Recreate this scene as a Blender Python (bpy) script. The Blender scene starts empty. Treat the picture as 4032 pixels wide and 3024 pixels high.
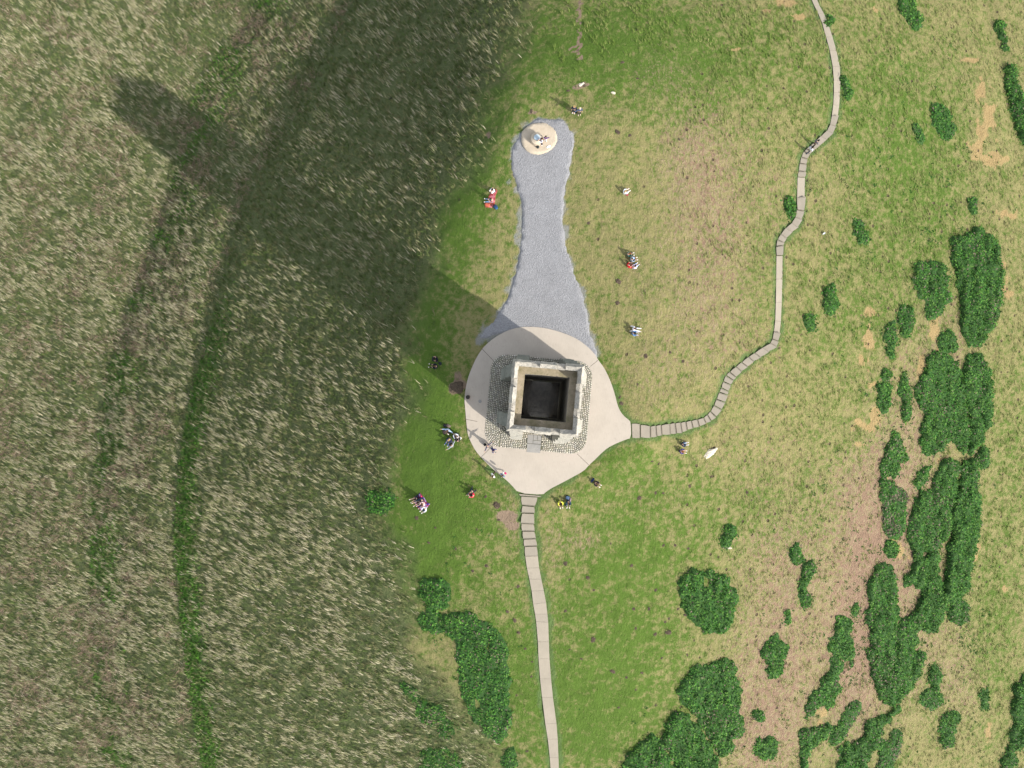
import bpy, bmesh, math, random
import numpy as np
from mathutils import Vector, Matrix, Euler, geometry, noise as mnoise
R = math.radians
random.seed(7)
rng = np.random.default_rng(7)
scene = bpy.context.scene
col = scene.collection

# ------------------------------------------------------------------ camera, light, exposure
FPX, W0, H0 = 2795.0, 4032.0, 3024.0         # focal length and size of the photograph in its own pixels
CAM_Z = 84.0
cam_d = bpy.data.cameras.new("camera")
cam_d.sensor_width = 36.0
cam_d.lens = 36.0 * FPX / W0
cam_d.clip_start, cam_d.clip_end = 0.5, 6000
cam = bpy.data.objects.new("camera", cam_d)
cam.location = (0, 0, CAM_Z)
CAM_E = Euler((R(1.6), R(0.9), 0), 'XYZ')
cam.rotation_euler = CAM_E
col.objects.link(cam)
scene.camera = cam

SUN_EL, SUN_AX, SUN_AY = 32.0, 0.797, -0.604    # the sun stands to the lower right of the picture
world = bpy.data.worlds.new("World")
scene.world = world
world.use_nodes = True
wn = world.node_tree
sky = wn.nodes.new('ShaderNodeTexSky')
sky.sky_type = 'NISHITA'
sky.sun_disc = False
sky.air_density, sky.dust_density, sky.ozone_density = 1.0, 0.9, 0.5    # a bright hazy sky: soft, nearly white shade
sky.sun_elevation = R(SUN_EL)
sky.sun_rotation = math.atan2(SUN_AX, SUN_AY)
hs = wn.nodes.new('ShaderNodeHueSaturation')
hs.inputs['Saturation'].default_value = 0.4      # thin white cloud: a paler sky than clear blue
wn.links.new(sky.outputs[0], hs.inputs['Color'])
wn.links.new(hs.outputs[0], wn.nodes['Background'].inputs[0])
wn.nodes['Background'].inputs[1].default_value = 0.112
sun_d = bpy.data.lights.new("sun", 'SUN')
sun_d.energy = 2.2
sun_d.angle = R(0.5)
sun_d.color = (1.0, 0.955, 0.88)
sun = bpy.data.objects.new("sun", sun_d)
sd = Vector((SUN_AX * math.cos(R(SUN_EL)), SUN_AY * math.cos(R(SUN_EL)), math.sin(R(SUN_EL))))
sun.rotation_euler = sd.to_track_quat('Z', 'Y').to_euler()
sun.location = (60, -45, 60)
col.objects.link(sun)
scene.view_settings.view_transform = 'Standard'
scene.view_settings.look = 'None'
scene.view_settings.exposure = 1.56
scene.view_settings.gamma = 1.0
scene.cycles.max_bounces = 6
scene.cycles.diffuse_bounces = 3

# ------------------------------------------------------------------ pixel -> place
CM = np.array(CAM_E.to_matrix())

def ray(px, py):
    px, py = np.asarray(px, float), np.asarray(py, float)
    d = np.stack([(px - W0 / 2) / FPX, (H0 / 2 - py) / FPX, -np.ones_like(px)], -1)
    return d @ CM.T

def at_z(px, py, z):
    d = ray(px, py)
    t = (np.asarray(z, float) - CAM_Z) / d[..., 2]
    return d[..., 0] * t, d[..., 1] * t

def to_px(x, y, z):
    p = np.stack([x, y, np.asarray(z) - CAM_Z], -1) @ CM
    return W0 / 2 + FPX * p[..., 0] / -p[..., 2], H0 / 2 - FPX * p[..., 1] / -p[..., 2]

D = 4032 / 2212.0
# ------------------------------------------------------------------ shape of the hill: heights read at points of the picture
ROWS = {
    -260: [(-300,-42),(250,-39),(520,-36),(760,-30),(980,-20),(1180,-13.5),(1500,-12),(1780,-14),(2000,-19),(2500,-31)],
    0: [(-250,-40),(0,-36.5),(250,-34),(470,-31.5),(730,-22.5),(950,-12.3),(1080,-6.6),(1250,-4.0),(1500,-5.5),(1760,-9),(1950,-14),(2212,-22),(2450,-29)],
    200: [(0,-36.5),(200,-34.3),(385,-31.5),(580,-25.6),(800,-14.6),(950,-7.6),(1040,-3.4),(1105,-.7),(1200,-.1),(1400,-.9),(1650,-5),(1800,-8),(2000,-13.5),(2212,-20)],
    450: [(-250,-38.5),(0,-35),(180,-32.3),(330,-29.3),(490,-22.2),(700,-12.6),(860,-6.2),(960,-2.3),(1025,-.35),(1085,-.1),(1200,0),(1350,-.2),(1450,-1),(1700,-6),(1850,-9.5),(2050,-14.5),(2212,-19),(2450,-26)],
    700: [(0,-34.5),(130,-31.8),(240,-28.6),(430,-20.9),(620,-12.6),(780,-6.2),(890,-2),(950,-.35),(1000,-.1),(1200,0),(1400,-.1),(1520,-1.6),(1720,-6),(1900,-10.5),(2100,-15.5),(2212,-18.5)],
    900: [(-250,-38),(0,-34),(100,-31.2),(205,-27.6),(388,-19.6),(600,-11),(760,-5.6),(870,-2),(930,-.5),(990,-.05),(1200,0),(1360,-.1),(1480,-1.7),(1720,-7),(1920,-12),(2110,-17),(2212,-19.5),(2450,-26)],
    1100: [(0,-33),(185,-27),(372,-19),(580,-11.2),(760,-5.6),(880,-2.5),(980,-.9),(1100,-.4),(1160,-.4),(1260,-.8),(1400,-2.2),(1600,-5.6),(1800,-10),(2000,-15.5),(2212,-21)],
    1350: [(-250,-37.5),(0,-32.5),(190,-27),(390,-19),(600,-12.2),(800,-7.3),(960,-4.2),(1080,-3),(1170,-2.8),(1350,-3.5),(1550,-6.5),(1800,-12),(2000,-17),(2212,-22.5)],
    1659: [(-250,-38),(0,-33),(225,-27.5),(440,-20),(650,-14.3),(850,-10.5),(1020,-8),(1190,-7),(1380,-7.8),(1600,-10.5),(1800,-15),(2000,-19.5),(2212,-25),(2450,-31)],
    1900: [(-250,-40),(225,-31),(440,-25),(650,-19.5),(850,-15.5),(1190,-11),(1380,-11.5),(1600,-14.5),(2000,-23),(2450,-35)],
}
cp = []
for yy, r_ in ROWS.items():
    for xx, zz in r_:
        X, Y = at_z(xx * D, yy * D, zz)
        cp.append((float(X), float(Y), zz))
cp = np.array(cp)

def tps_k(r2):
    return np.where(r2 > 1e-9, 0.5 * r2 * np.log(np.maximum(r2, 1e-9)), 0.0)

def tps_fit(P, lam=5.0):
    n = len(P)
    d2 = ((P[:, None, :2] - P[None, :, :2]) ** 2).sum(-1)
    A = np.zeros((n + 3, n + 3))
    A[:n, :n] = tps_k(d2) + lam * np.eye(n)
    A[:n, n] = 1; A[:n, n+1:n+3] = P[:, :2]
    A[n, :n] = 1; A[n+1:n+3, :n] = P[:, :2].T
    b = np.zeros(n + 3); b[:n] = P[:, 2]
    return np.linalg.solve(A, b)

TW = tps_fit(cp)

def tps(x, y):
    sh = x.shape; x = x.ravel(); y = y.ravel()
    out = np.empty_like(x)
    for i in range(0, len(x), 20000):
        xs, ys = x[i:i+20000], y[i:i+20000]
        d2 = (xs[:, None] - cp[None, :, 0]) ** 2 + (ys[:, None] - cp[None, :, 1]) ** 2
        out[i:i+20000] = tps_k(d2) @ TW[:-3] + TW[-3] + TW[-2] * xs + TW[-1] * ys
    return out.reshape(sh)

def seg_dist(x, y, pl, closed=False, signed=False):
    """distance to a polyline; signed: positive on its right-hand side"""
    pl = np.asarray(pl, float)
    best = np.full(np.shape(x), 1e18); sgn = np.ones(np.shape(x)); par = np.zeros(np.shape(x))
    n = len(pl)
    for i in range(n if closed else n - 1):
        a, b = pl[i], pl[(i + 1) % n]
        ab = b - a
        L2 = max((ab ** 2).sum(), 1e-12)
        t = np.clip(((x - a[0]) * ab[0] + (y - a[1]) * ab[1]) / L2, 0, 1)
        dx, dy = x - a[0] - t * ab[0], y - a[1] - t * ab[1]
        d2 = dx * dx + dy * dy
        m = d2 < best
        best = np.where(m, d2, best)
        par = np.where(m, (i + t) / (n - 1), par)
        if signed:
            sgn = np.where(m, np.sign(ab[1] * (x - a[0]) - ab[0] * (y - a[1])), sgn)
    return (np.sqrt(best) * sgn, par) if signed else np.sqrt(best)

def inside(x, y, poly):
    poly = np.asarray(poly, float)
    c = np.zeros(np.shape(x), bool)
    j = len(poly) - 1
    for i in range(len(poly)):
        xi, yi = poly[i]; xj, yj = poly[j]
        if yi != yj:
            c ^= ((yi > y) != (yj > y)) & (x < (xj - xi) * (y - yi) / (yj - yi) + xi)
        j = i
    return c

def sdf(x, y, poly):
    d = seg_dist(x, y, poly, closed=True)
    return np.where(inside(x, y, poly), -d, d)

def sstep(a, b, v):
    t = np.clip((v - a) / (b - a), 0, 1)
    return t * t * (3 - 2 * t)

# value noise for masks and scattering
NT = rng.random((256, 256))
def vnoise(x, y, s=1.0, o=2):
    out = 0; amp = 1; tot = 0
    x = np.asarray(x, float) * s; y = np.asarray(y, float) * s
    for k in range(o):
        xi, yi = np.floor(x).astype(int), np.floor(y).astype(int)
        fx, fy = x - xi, y - yi
        fx = fx * fx * (3 - 2 * fx); fy = fy * fy * (3 - 2 * fy)
        g = lambda a, b: NT[(a + 17 * k) & 255, (b + 31 * k) & 255]
        out = out + amp * ((g(xi, yi) * (1 - fx) + g(xi + 1, yi) * fx) * (1 - fy) + (g(xi, yi + 1) * (1 - fx) + g(xi + 1, yi + 1) * fx) * fy)
        tot += amp; amp *= 0.5; x = x * 2.03; y = y * 2.03
    return out / tot

# the two old terraces (lynchets) that run down the left-hand slope, as points of the picture
LINE_A = [(560,-120,-27),(500,0,-24.5),(440,60,-25),(390,140,-25.5),(352,280,-25.5),(330,420,-25),(290,560,-25.5),(240,700,-25.5),(213,800,-26),(203,900,-26),(190,1050,-26.5),(184,1200,-26.8),(195,1400,-27.5),(225,1659,-28.5),(260,1800,-30)]
LINE_B = [(770,-120,-18),(715,0,-15.5),(640,140,-15.5),(575,260,-16.5),(505,440,-17.3),(455,620,-17.5),(420,750,-17.5),(390,880,-17.6),(378,1000,-18),(370,1150,-18.6),(385,1300,-19.2),(408,1500,-20),(440,1659,-21),(480,1800,-23)]
LINE_C = [(60,-60,-30),(20,120,-31),(-30,300,-32)]
LINE_R = [(2110,-60,-20),(2135,60,-20),(2160,170,-20),(2185,300,-20),(2215,480,-20.5)]
def line_xy(L):
    a = np.array(L, float)
    X, Y = at_z(a[:, 0] * D, a[:, 1] * D, a[:, 2] )
    return np.stack([X, Y], -1)
LA, LB, LC, LR = map(line_xy, (LINE_A, LINE_B, LINE_C, LINE_R))

def hill(x, y):
    z = tps(x, y)
    for L, a, w in ((LA, .85, 4.0), (LB, .6, 2.8), (LC, .5, 3.0), (LR, .6, 1.8)):
        d = seg_dist(x, y, L)
        z = z - a * np.exp(-(d / w) ** 2)
    return z

# ------------------------------------------------------------------ outlines of paving, from the picture
def C1(*p): return [(1760 + a / 2.765, 1260 + b / 2.765) for a, b in p]
def C3(*p): return [(1800 + a / 4.148, 1700 + b / 4.148) for a, b in p]
def C6(*p): return [(1560 + a / 2.765, 1900 + b / 2.765) for a, b in p]
def RG(ox, oy):
    return lambda *p: [(ox + a / 1.6458, oy + b / 1.6458) for a, b in p]
PAD_PX = C1((830,75),(960,75),(1080,90),(1200,120),(1330,165),(1430,215),(1530,290),(1600,360),(1650,440),(1710,520),(1760,620),(1800,720),(1830,820),(1855,920),(1880,985),(1920,1040),(1975,1085),(2000,1110),(2005,1285),(1950,1300),(1850,1340),(1750,1390),(1680,1450),(1600,1530),(1545,1580)) \
    + C3((2070,640),(1850,760),(1700,840),(1560,910),(1450,980),(1400,1030),(1000,1000),(880,860),(760,750),(640,660),(530,560),(400,430),(300,310),(240,200),(190,90),(165,0)) \
    + C1((195,930),(190,870),(200,760),(225,640),(270,520),(320,410),(385,310),(460,235),(560,165),(650,120),(740,90))
GRAV_PX = [(2187,467),(2225,480),(2247,510),(2262,545),(2256,600),(2250,632),(2240,670),(2235,705),(2226,745),(2218,795),(2214,850),(2219,930),(2240,1010),(2263,1075),(2285,1140),(2304,1200),(2318,1270),(2322,1320),(2360,1400),(2330,1420),(2200,1330),(1990,1300),(1890,1340),(1905,1305),(1935,1270),(1965,1235),(1990,1190),(2010,1140),(2028,1080),(2042,1020),(2052,960),(2056,900),(2058,840),(2052,790),(2040,745),(2022,700),(2010,650),(2014,600),(2028,560),(2060,520),(2090,480),(2140,466)]
STONE_PX = []
for k in range(40):
    a = 2 * math.pi * k / 40
    STONE_PX.append((2121.5 + (71 + 2 * math.sin(3 * a + 1)) * math.cos(a), 547 - (62 + 2 * math.sin(2 * a)) * math.sin(a)))

def pave_xy(px, z):
    a = np.array(px)
    X, Y = at_z(a[:, 0], a[:, 1], z)
    return np.stack([X, Y], -1)
PAD = pave_xy(PAD_PX, 0.0)
GRAV = pave_xy(GRAV_PX, 0.0)
STONE = pave_xy(STONE_PX, 0.0)

# ------------------------------------------------------------------ height grid of the hill top (fine) for lookups and the mesh
GX0, GX1, GY0, GY1, GS = -100.0, 90.0, -66.0, 82.0, 0.35
gx = np.arange(GX0, GX1, GS); gy = np.arange(GY0, GY1, GS)
GXX, GYY = np.meshgrid(gx, gy)
GZ = hill(GXX, GYY)
pd = sdf(GXX, GYY, PAD)
GZ = GZ * sstep(0.0, 5.0, pd)                     # level ground under and around the concrete
gd = sdf(GXX, GYY, GRAV)
GZ = GZ * (0.25 + 0.75 * sstep(0.0, 4.0, gd))
rough = vnoise(GXX, GYY, 0.45, 3) - .5
GZ = GZ + rough * 0.30 * sstep(0.5, 3.0, np.minimum(pd, gd)) + (vnoise(GXX + 40, GYY, 1.3, 3) - .5) * 0.20 * sstep(0.2, 1.0, np.minimum(pd, gd))
GZ0 = GZ.copy()

def hz(x, y):
    x = np.asarray(x, float); y = np.asarray(y, float)
    fx = np.clip((x - GX0) / GS, 0, len(gx) - 1.001); fy = np.clip((y - GY0) / GS, 0, len(gy) - 1.001)
    i = fx.astype(int); j = fy.astype(int); u = fx - i; v = fy - j
    return (GZ0[j, i] * (1 - u) + GZ0[j, i + 1] * u) * (1 - v) + (GZ0[j + 1, i] * (1 - u) + GZ0[j + 1, i + 1] * u) * v

def ground_at(px, py):
    """the place on the hill seen at a pixel of the photograph"""
    px = np.asarray(px, float); py = np.asarray(py, float)
    z = np.zeros_like(px)
    for _ in range(30):
        x, y = at_z(px, py, z)
        z = 0.5 * z + 0.5 * hz(x, y)
    x, y = at_z(px, py, z)
    return x, y, hz(x, y)

# ------------------------------------------------------------------ helpers: materials
def mat(name, rough=0.9):
    m = bpy.data.materials.new(name); m.use_nodes = True
    nt = m.node_tree; b = nt.nodes['Principled BSDF']
    b.inputs['Roughness'].default_value = rough
    b.inputs['Specular IOR Level'].default_value = 0.2
    return m, nt, b

class NB:
    """small node builder"""
    def __init__(s, nt): s.nt = nt; s.co = None
    def n(s, t, **k):
        x = s.nt.nodes.new(t)
        for a, v in k.items(): setattr(x, a, v)
        return x
    def set(s, sock, v):
        if isinstance(v, bpy.types.NodeSocket): s.nt.links.new(v, sock)
        elif isinstance(v, tuple) and len(v) == 3 and sock.type == 'RGBA': sock.default_value = (*v, 1)
        else: sock.default_value = v
    def coords(s):
        if s.co is None: s.co = s.n('ShaderNodeTexCoord').outputs['Object']
        return s.co
    def noise(s, scale, detail=3, rough=.55, vec=None, dist=0.0):
        x = s.n('ShaderNodeTexNoise'); s.set(x.inputs['Vector'], vec or s.coords())
        x.inputs['Scale'].default_value = scale; x.inputs['Detail'].default_value = detail
        x.inputs['Roughness'].default_value = rough; x.inputs['Distortion'].default_value = dist
        return x.outputs['Fac']
    def scaled(s, v, rz=0.0):
        x = s.n('ShaderNodeMapping'); s.set(x.inputs['Vector'], s.coords()); x.inputs['Scale'].default_value = v; x.inputs['Rotation'].default_value = (0, 0, rz)
        return x.outputs[0]
    def math(s, op, a, b=0.0, c=0.0):
        x = s.n('ShaderNodeMath', operation=op); s.set(x.inputs[0], a); s.set(x.inputs[1], b)
        if op in ('MULTIPLY_ADD',): s.set(x.inputs[2], c)
        return x.outputs[0]
    def ramp(s, v, a, b, lo=0.0, hi=1.0, smooth=True):
        x = s.n('ShaderNodeMapRange'); x.interpolation_type = 'SMOOTHSTEP' if smooth else 'LINEAR'
        for i, q in enumerate((v, a, b, lo, hi)): s.set(x.inputs[i], q)
        return x.outputs[0]
    def mix(s, f, a, b, mode='MIX'):
        x = s.n('ShaderNodeMix', data_type='RGBA', blend_type=mode)
        s.set(x.inputs[0], f); s.set(x.inputs[6], a); s.set(x.inputs[7], b)
        return x.outputs[2]
    def gray(s, v):
        x = s.n('ShaderNodeCombineColor')
        for i in range(3): s.set(x.inputs[i], v)
        return x.outputs[0]
    def attr(s, name):
        return s.n('ShaderNodeAttribute', attribute_name=name)
    def sep(s, c):
        x = s.n('ShaderNodeSeparateColor'); s.set(x.inputs[0], c); return x.outputs
    def bump(s, h, strength, dist, b, normal=None):
        x = s.n('ShaderNodeBump'); x.inputs['Strength'].default_value = strength; x.inputs['Distance'].default_value = dist
        s.set(x.inputs['Height'], h)
        s.nt.links.new(x.outputs[0], b.inputs['Normal'])

def tag(o, label=None, cat=None, group=None, kind=None):
    for k, v in (('label', label), ('category', cat), ('group', group), ('kind', kind)):
        if v: o[k] = v
    return o

def link(name, me, m=None, parent=None):
    if m is not None: me.materials.append(m)
    o = bpy.data.objects.new(name, me); col.objects.link(o)
    if parent is not None: o.parent = parent
    return o

def empty(name, loc=(0, 0, 0), rz=0.0):
    o = bpy.data.objects.new(name, None); o.empty_display_size = .3
    o.location = loc; o.rotation_euler = (0, 0, rz); col.objects.link(o)
    return o

def np_mesh(name, V, tris=None, quads=None, colors=None, smooth=False):
    """fast mesh from numpy arrays"""
    me = bpy.data.meshes.new(name)
    V = np.asarray(V, np.float32)
    me.vertices.add(len(V)); me.vertices.foreach_set('co', V.ravel())
    loops, starts, n0 = [], [], 0
    for F, k in ((quads, 4), (tris, 3)):
        if F is not None and len(F):
            F = np.asarray(F, np.int32)
            loops.append(F.ravel()); starts.append(n0 + np.arange(len(F), dtype=np.int32) * k); n0 += len(F) * k
    loops = np.concatenate(loops); starts = np.concatenate(starts)
    me.loops.add(len(loops)); me.loops.foreach_set('vertex_index', loops)
    me.polygons.add(len(starts)); me.polygons.foreach_set('loop_start', starts)
    if smooth: me.polygons.foreach_set('use_smooth', np.ones(len(starts), bool))
    me.update(calc_edges=True)
    if colors is not None:
        for nm, c in colors.items():
            a = me.color_attributes.new(nm, 'FLOAT_COLOR', 'POINT')
            c4 = np.ones((len(V), 4), np.float32); c4[:, :c.shape[1]] = c
            a.data.foreach_set('color', c4.ravel())
    return me

def bm_mesh(name, bm, smooth=False):
    me = bpy.data.meshes.new(name); bm.normal_update(); bm.to_mesh(me); bm.free()
    if smooth: me.polygons.foreach_set('use_smooth', np.ones(len(me.polygons), bool))
    return me

def add_box(bm, c, s, rz=0.0, taper=1.0, bevel=0.0):
    """box centred at c (x,y,z of its middle) with size s"""
    hx, hy, h = s[0] / 2, s[1] / 2, s[2] / 2
    vs = []
    for z, t in ((-h, 1.0), (h, taper)):
        for x, y in ((-hx, -hy), (hx, -hy), (hx, hy), (-hx, hy)):
            X, Y = x * t, y * t
            vs.append(bm.verts.new((c[0] + X * math.cos(rz) - Y * math.sin(rz), c[1] + X * math.sin(rz) + Y * math.cos(rz), c[2] + z)))
    fs = [bm.faces.new([vs[i] for i in q]) for q in ((3,2,1,0),(4,5,6,7),(0,1,5,4),(1,2,6,5),(2,3,7,6),(3,0,4,7))]
    if bevel:
        bmesh.ops.bevel(bm, geom=list({e for f in fs for e in f.edges}), offset=bevel, segments=2, affect='EDGES', profile=.5)
    return fs

def add_prism(bm, pts, z0, z1, ztop=None):
    """vertical prism over a polygon; ztop(x,y) gives a sloped top"""
    lo = [bm.verts.new((p[0], p[1], z0)) for p in pts]
    hi = [bm.verts.new((p[0], p[1], z1 if ztop is None else ztop(p[0], p[1]))) for p in pts]
    n = len(pts)
    bm.faces.new(hi); bm.faces.new(lo[::-1])
    for i in range(n):
        bm.faces.new((lo[i], lo[(i + 1) % n], hi[(i + 1) % n], hi[i]))

def add_lathe(bm, prof, seg=20, c=(0, 0, 0)):
    rings = [[bm.verts.new((c[0] + r * math.cos(2 * math.pi * k / seg), c[1] + r * math.sin(2 * math.pi * k / seg), c[2] + z)) for k in range(seg)] for r, z in prof]
    for a, b in zip(rings, rings[1:]):
        for k in range(seg):
            bm.faces.new((a[k], a[(k + 1) % seg], b[(k + 1) % seg], b[k]))
    bm.faces.new(rings[0][::-1]); bm.faces.new(rings[-1])

# ------------------------------------------------------------------ paths (slab edges read from the picture)
r7, r8, r4, r3 = RG(2016, 1008), RG(3024, 1008), RG(3024, 0), RG(2016, 2016)
EAST = [r7((770,1082),(775,1182)), r7((830,1090),(830,1178)), r7((895,1104),(895,1178)), r7((930,1100),(935,1170)), r7((965,1095),(968,1160)), r7((1020,1088),(1022,1155)), r7((1055,1083),(1062,1150)), r7((1090,1080),(1100,1146)), r7((1125,1075),(1132,1128)), r7((1160,1068),(1170,1115)), r7((1200,1060),(1210,1105)), r7((1240,1050),(1252,1085)), r7((1265,1030),(1285,1070)), r7((1285,1008),(1318,1045)), r7((1308,970),(1352,997)), r7((1325,930),(1375,950)), r7((1342,885),(1392,902)), r7((1356,855),(1397,880)), r7((1368,815),(1412,837)), r7((1385,775),(1428,808)), r7((1408,752),(1445,788)), r7((1450,718),(1480,750)), r7((1485,690),(1520,720)), r7((1530,655),(1560,685)), r7((1570,630),(1602,660)), r7((1620,595),(1655,622)),
        r8((12,568),(48,592)), r8((28,540),(60,555)), r8((38,490),(74,500)), r8((46,420),(82,425)), r8((50,300),(88,300)), r8((52,150),(92,150)), r8((54,0),(93,0)),
        r4((52,1600),(94,1594)), r4((60,1555),(100,1578)), r4((82,1518),(115,1548)), r4((112,1480),(150,1508)), r4((150,1450),(188,1478)), r4((175,1410),(212,1430)), r4((186,1362),(228,1374)), r4((188,1280),(236,1280)), r4((191,1150),(238,1152)), r4((197,1110),(239,1118)), r4((205,1060),(243,1072)), r4((215,1020),(250,1036)), r4((230,985),(265,1004)), r4((262,955),(292,980)), r4((300,925),(328,950)), r4((340,885),(372,912)), r4((380,850),(412,873)), r4((400,810),(432,825)), r4((413,750),(450,756)), r4((422,680),(460,684)), r4((426,600),(465,604)), r4((426,520),(468,522)), r4((418,430),(464,436)), r4((400,330),(442,330)), r4((375,240),(416,240)), r4((350,150),(386,148)), r4((325,90),(360,88)), r4((300,40),(332,38)), r4((278,-10),(312,-12)), r4((255,-120),(290,-122))]
SOUTH = [C6((1325,118),(1605,146)), C6((1352,142),(1550,154)), C6((1371,245),(1508,258)), C6((1366,328),(1506,333)), C6((1358,440),(1501,446)), C6((1370,524),(1506,526)), C6((1384,612),(1521,606)), C6((1394,692),(1534,686)), C6((1406,806),(1542,802)), C6((1424,930),(1556,926)), C6((1450,1050),(1580,1050)), C6((1475,1180),(1606,1175)), C6((1492,1322),(1631,1306)), C6((1512,1430),(1646,1430)), C6((1524,1510),(1655,1520)),
         r3((168,840),(239,840)), r3((172,950),(243,950)), r3((182,1080),(253,1080)), r3((195,1200),(265,1200)), r3((216,1372),(288,1368)), r3((232,1470),(296,1470)), r3((245,1590),(301,1590)), r3((252,1700),(305,1700)), r3((262,1850),(312,1850))]

def pairs_xy(P):
    a = np.array(P)                                  # (n, 2, 2)
    x, y, z = ground_at(a[..., 0].ravel(), a[..., 1].ravel())
    return np.stack([x, y, z], -1).reshape(len(P), 2, 3)
EAST3, SOUTH3 = pairs_xy(EAST), pairs_xy(SOUTH)
def pairs_poly(P): return np.concatenate([P[:, 0, :2], P[::-1, 1, :2]])

# ------------------------------------------------------------------ ground sheet
ax = np.concatenate([GX0 - np.geomspace(1200, 2, 26), gx, gx[-1] + np.geomspace(2, 1200, 26)])
ay = np.concatenate([GY0 - np.geomspace(1200, 2, 26), gy, gy[-1] + np.geomspace(2, 1200, 26)])
AX, AY = np.meshgrid(ax, ay)
cxx, cyy = np.clip(AX, GX0, gx[-1]), np.clip(AY, GY0, gy[-1])
out = np.hypot(AX - cxx, AY - cyy)
core = out < 1e-6
AZ = hz(cxx, cyy)
pe, ps = np.full(AX.shape, 9.0), np.full(AX.shape, 9.0)
GD, PDm, SDm = np.full(AX.shape, 99.0), np.full(AX.shape, 99.0), np.full(AX.shape, 99.0)
xs, ys = AX[core], AY[core]
pe[core] = sdf(xs, ys, pairs_poly(EAST3)); ps[core] = sdf(xs, ys, pairs_poly(SOUTH3))
PDm[core] = sdf(xs, ys, PAD); GD[core] = sdf(xs, ys, GRAV); SDm[core] = sdf(xs, ys, STONE)
pth = np.minimum(pe, ps)
AZ -= 0.14 * sstep(0.05, -0.25, np.minimum(np.minimum(pth, PDm), SDm)) + 0.05 * sstep(0.0, -0.5, GD)
AZ = np.where(core, AZ, np.maximum(AZ - 0.22 * np.maximum(out - 1, 0), np.minimum(AZ, -60.0)))

# what grows where: long tussocks, lush turf, dry and worn turf, sandy soil
PX, PY = to_px(AX, AY, AZ); PX /= D; PY /= D            # in 2212-wide pixels of the photograph
RIM_Y = [-400, 0, 60, 180, 300, 420, 560, 640, 750, 850, 1000, 1100, 1200, 1300, 1400, 1500, 1659, 1900]
RIM_X = [1180, 1135, 1120, 1078, 1040, 985, 955, 935, 905, 900, 855, 850, 855, 880, 920, 1010, 1080, 1120]
def rim(py): return np.interp(py, RIM_Y, RIM_X)
wob = (vnoise(AX, AY, .22, 3) - .5)
def long_mask(px, py, w): return sstep(40, -60, px - rim(py) + w * 150)
LONG = long_mask(PX, PY, wob)
def blobs(L, px, py):
    v = np.zeros(np.shape(px))
    for cx, cy, rx, ry, a in L:
        v += a * np.exp(-(((px - cx) / rx) ** 2 + ((py - cy) / ry) ** 2))
    return v
GREENS = [(1050,300,90,160,.5),(985,480,60,160,.6),(930,700,50,120,.5),(1230,110,160,110,.55),(1400,60,160,120,.3),(900,900,60,150,.5),(960,1010,130,120,.3),(900,1180,110,120,.55),(1010,1240,170,140,.25),(1320,1130,150,130,.3),
          (1350,1350,170,170,.45),(1280,1560,170,150,.6),(1050,1150,60,60,.1),(1330,980,120,50,.3),(1325,870,24,70,.5),(1290,780,30,30,.4),(1650,120,200,140,.2),(1850,700,120,180,.25),(1900,250,150,200,.3),(2000,450,120,250,.35),(1420,1200,120,60,.2),(1800,1090,120,200,.15),(2190,1000,60,300,.2),(2140,1350,60,200,.3),(1120,1450,80,150,.4),(925,960,50,170,.5),(970,880,50,60,.35),(1020,1090,90,60,.3),(1500,180,150,120,.3),(1650,560,60,200,.2),(1480,1060,200,60,.2),(1600,1120,120,90,.2)]
DRYS = [(1560,420,130,220,.30),(1500,620,110,200,.28),(1620,760,120,140,.2),(1400,820,100,120,.25),(1620,980,180,80,.2),(1330,560,70,120,.18),(1260,1170,60,40,.4),(1420,1090,140,60,.15),(1700,1220,130,160,.45),(1680,1450,140,150,.48),(1640,1620,120,120,.48),(1850,1400,60,260,.55),(1860,1060,90,80,.25),(1110,1110,50,110,.35),(1190,1230,25,260,.25),(1480,330,90,130,.3),(1420,150,80,60,.25),(1760,420,120,120,.18),(2080,1480,60,140,.3),(1960,1000,110,330,.45),(2060,760,70,140,.3),(1960,1350,90,250,.35),(1900,1180,60,60,.3),(1160,1500,40,120,.1)]
GREEN = blobs(GREENS, PX, PY); DRY = blobs(DRYS, PX, PY)
SANDS = [(1700,5,26,10),(1720,35,22,6),(1597,105,22,5),(1890,20,8,8),(1655,25,8,5),
         (2122,200,14,26),(2135,250,18,44),(2125,285,13,20),(2150,345,24,16),(2108,320,18,20),(2170,465,24,9),(2100,130,20,6),(2165,575,12,12),(2176,625,10,24),
         (1880,675,20,11),(1876,750,10,38),(1862,775,8,14),(2015,720,14,34),(1990,790,10,38),(1945,560+260,8,12),(1885,830,12,8),(1893,890,14,20),(1870,920,22,12),(1855,960,9,9),(2010,845,14,12),(2040,1000,16,12),(1945,1195,16,20),(1780,1540,14,14),(1770,1560,10,8),(1905,1040,10,16),(2135,1580,8,16),(1930,1120,8,60),(2110,1190,8,16),(1930,1300,5,50),(2170,1270,8,12),(2120,900,8,50)]
SAND = np.zeros(AX.shape)
for cx, cy, rx, ry in SANDS:
    q = np.hypot((PX - cx) / rx, (PY - cy) / ry)
    SAND = np.maximum(SAND, sstep(1.4, .3, q + (vnoise(AX, AY, .9, 3) - .5) * 2.6))
EARTH = np.zeros(AX.shape)
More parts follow.
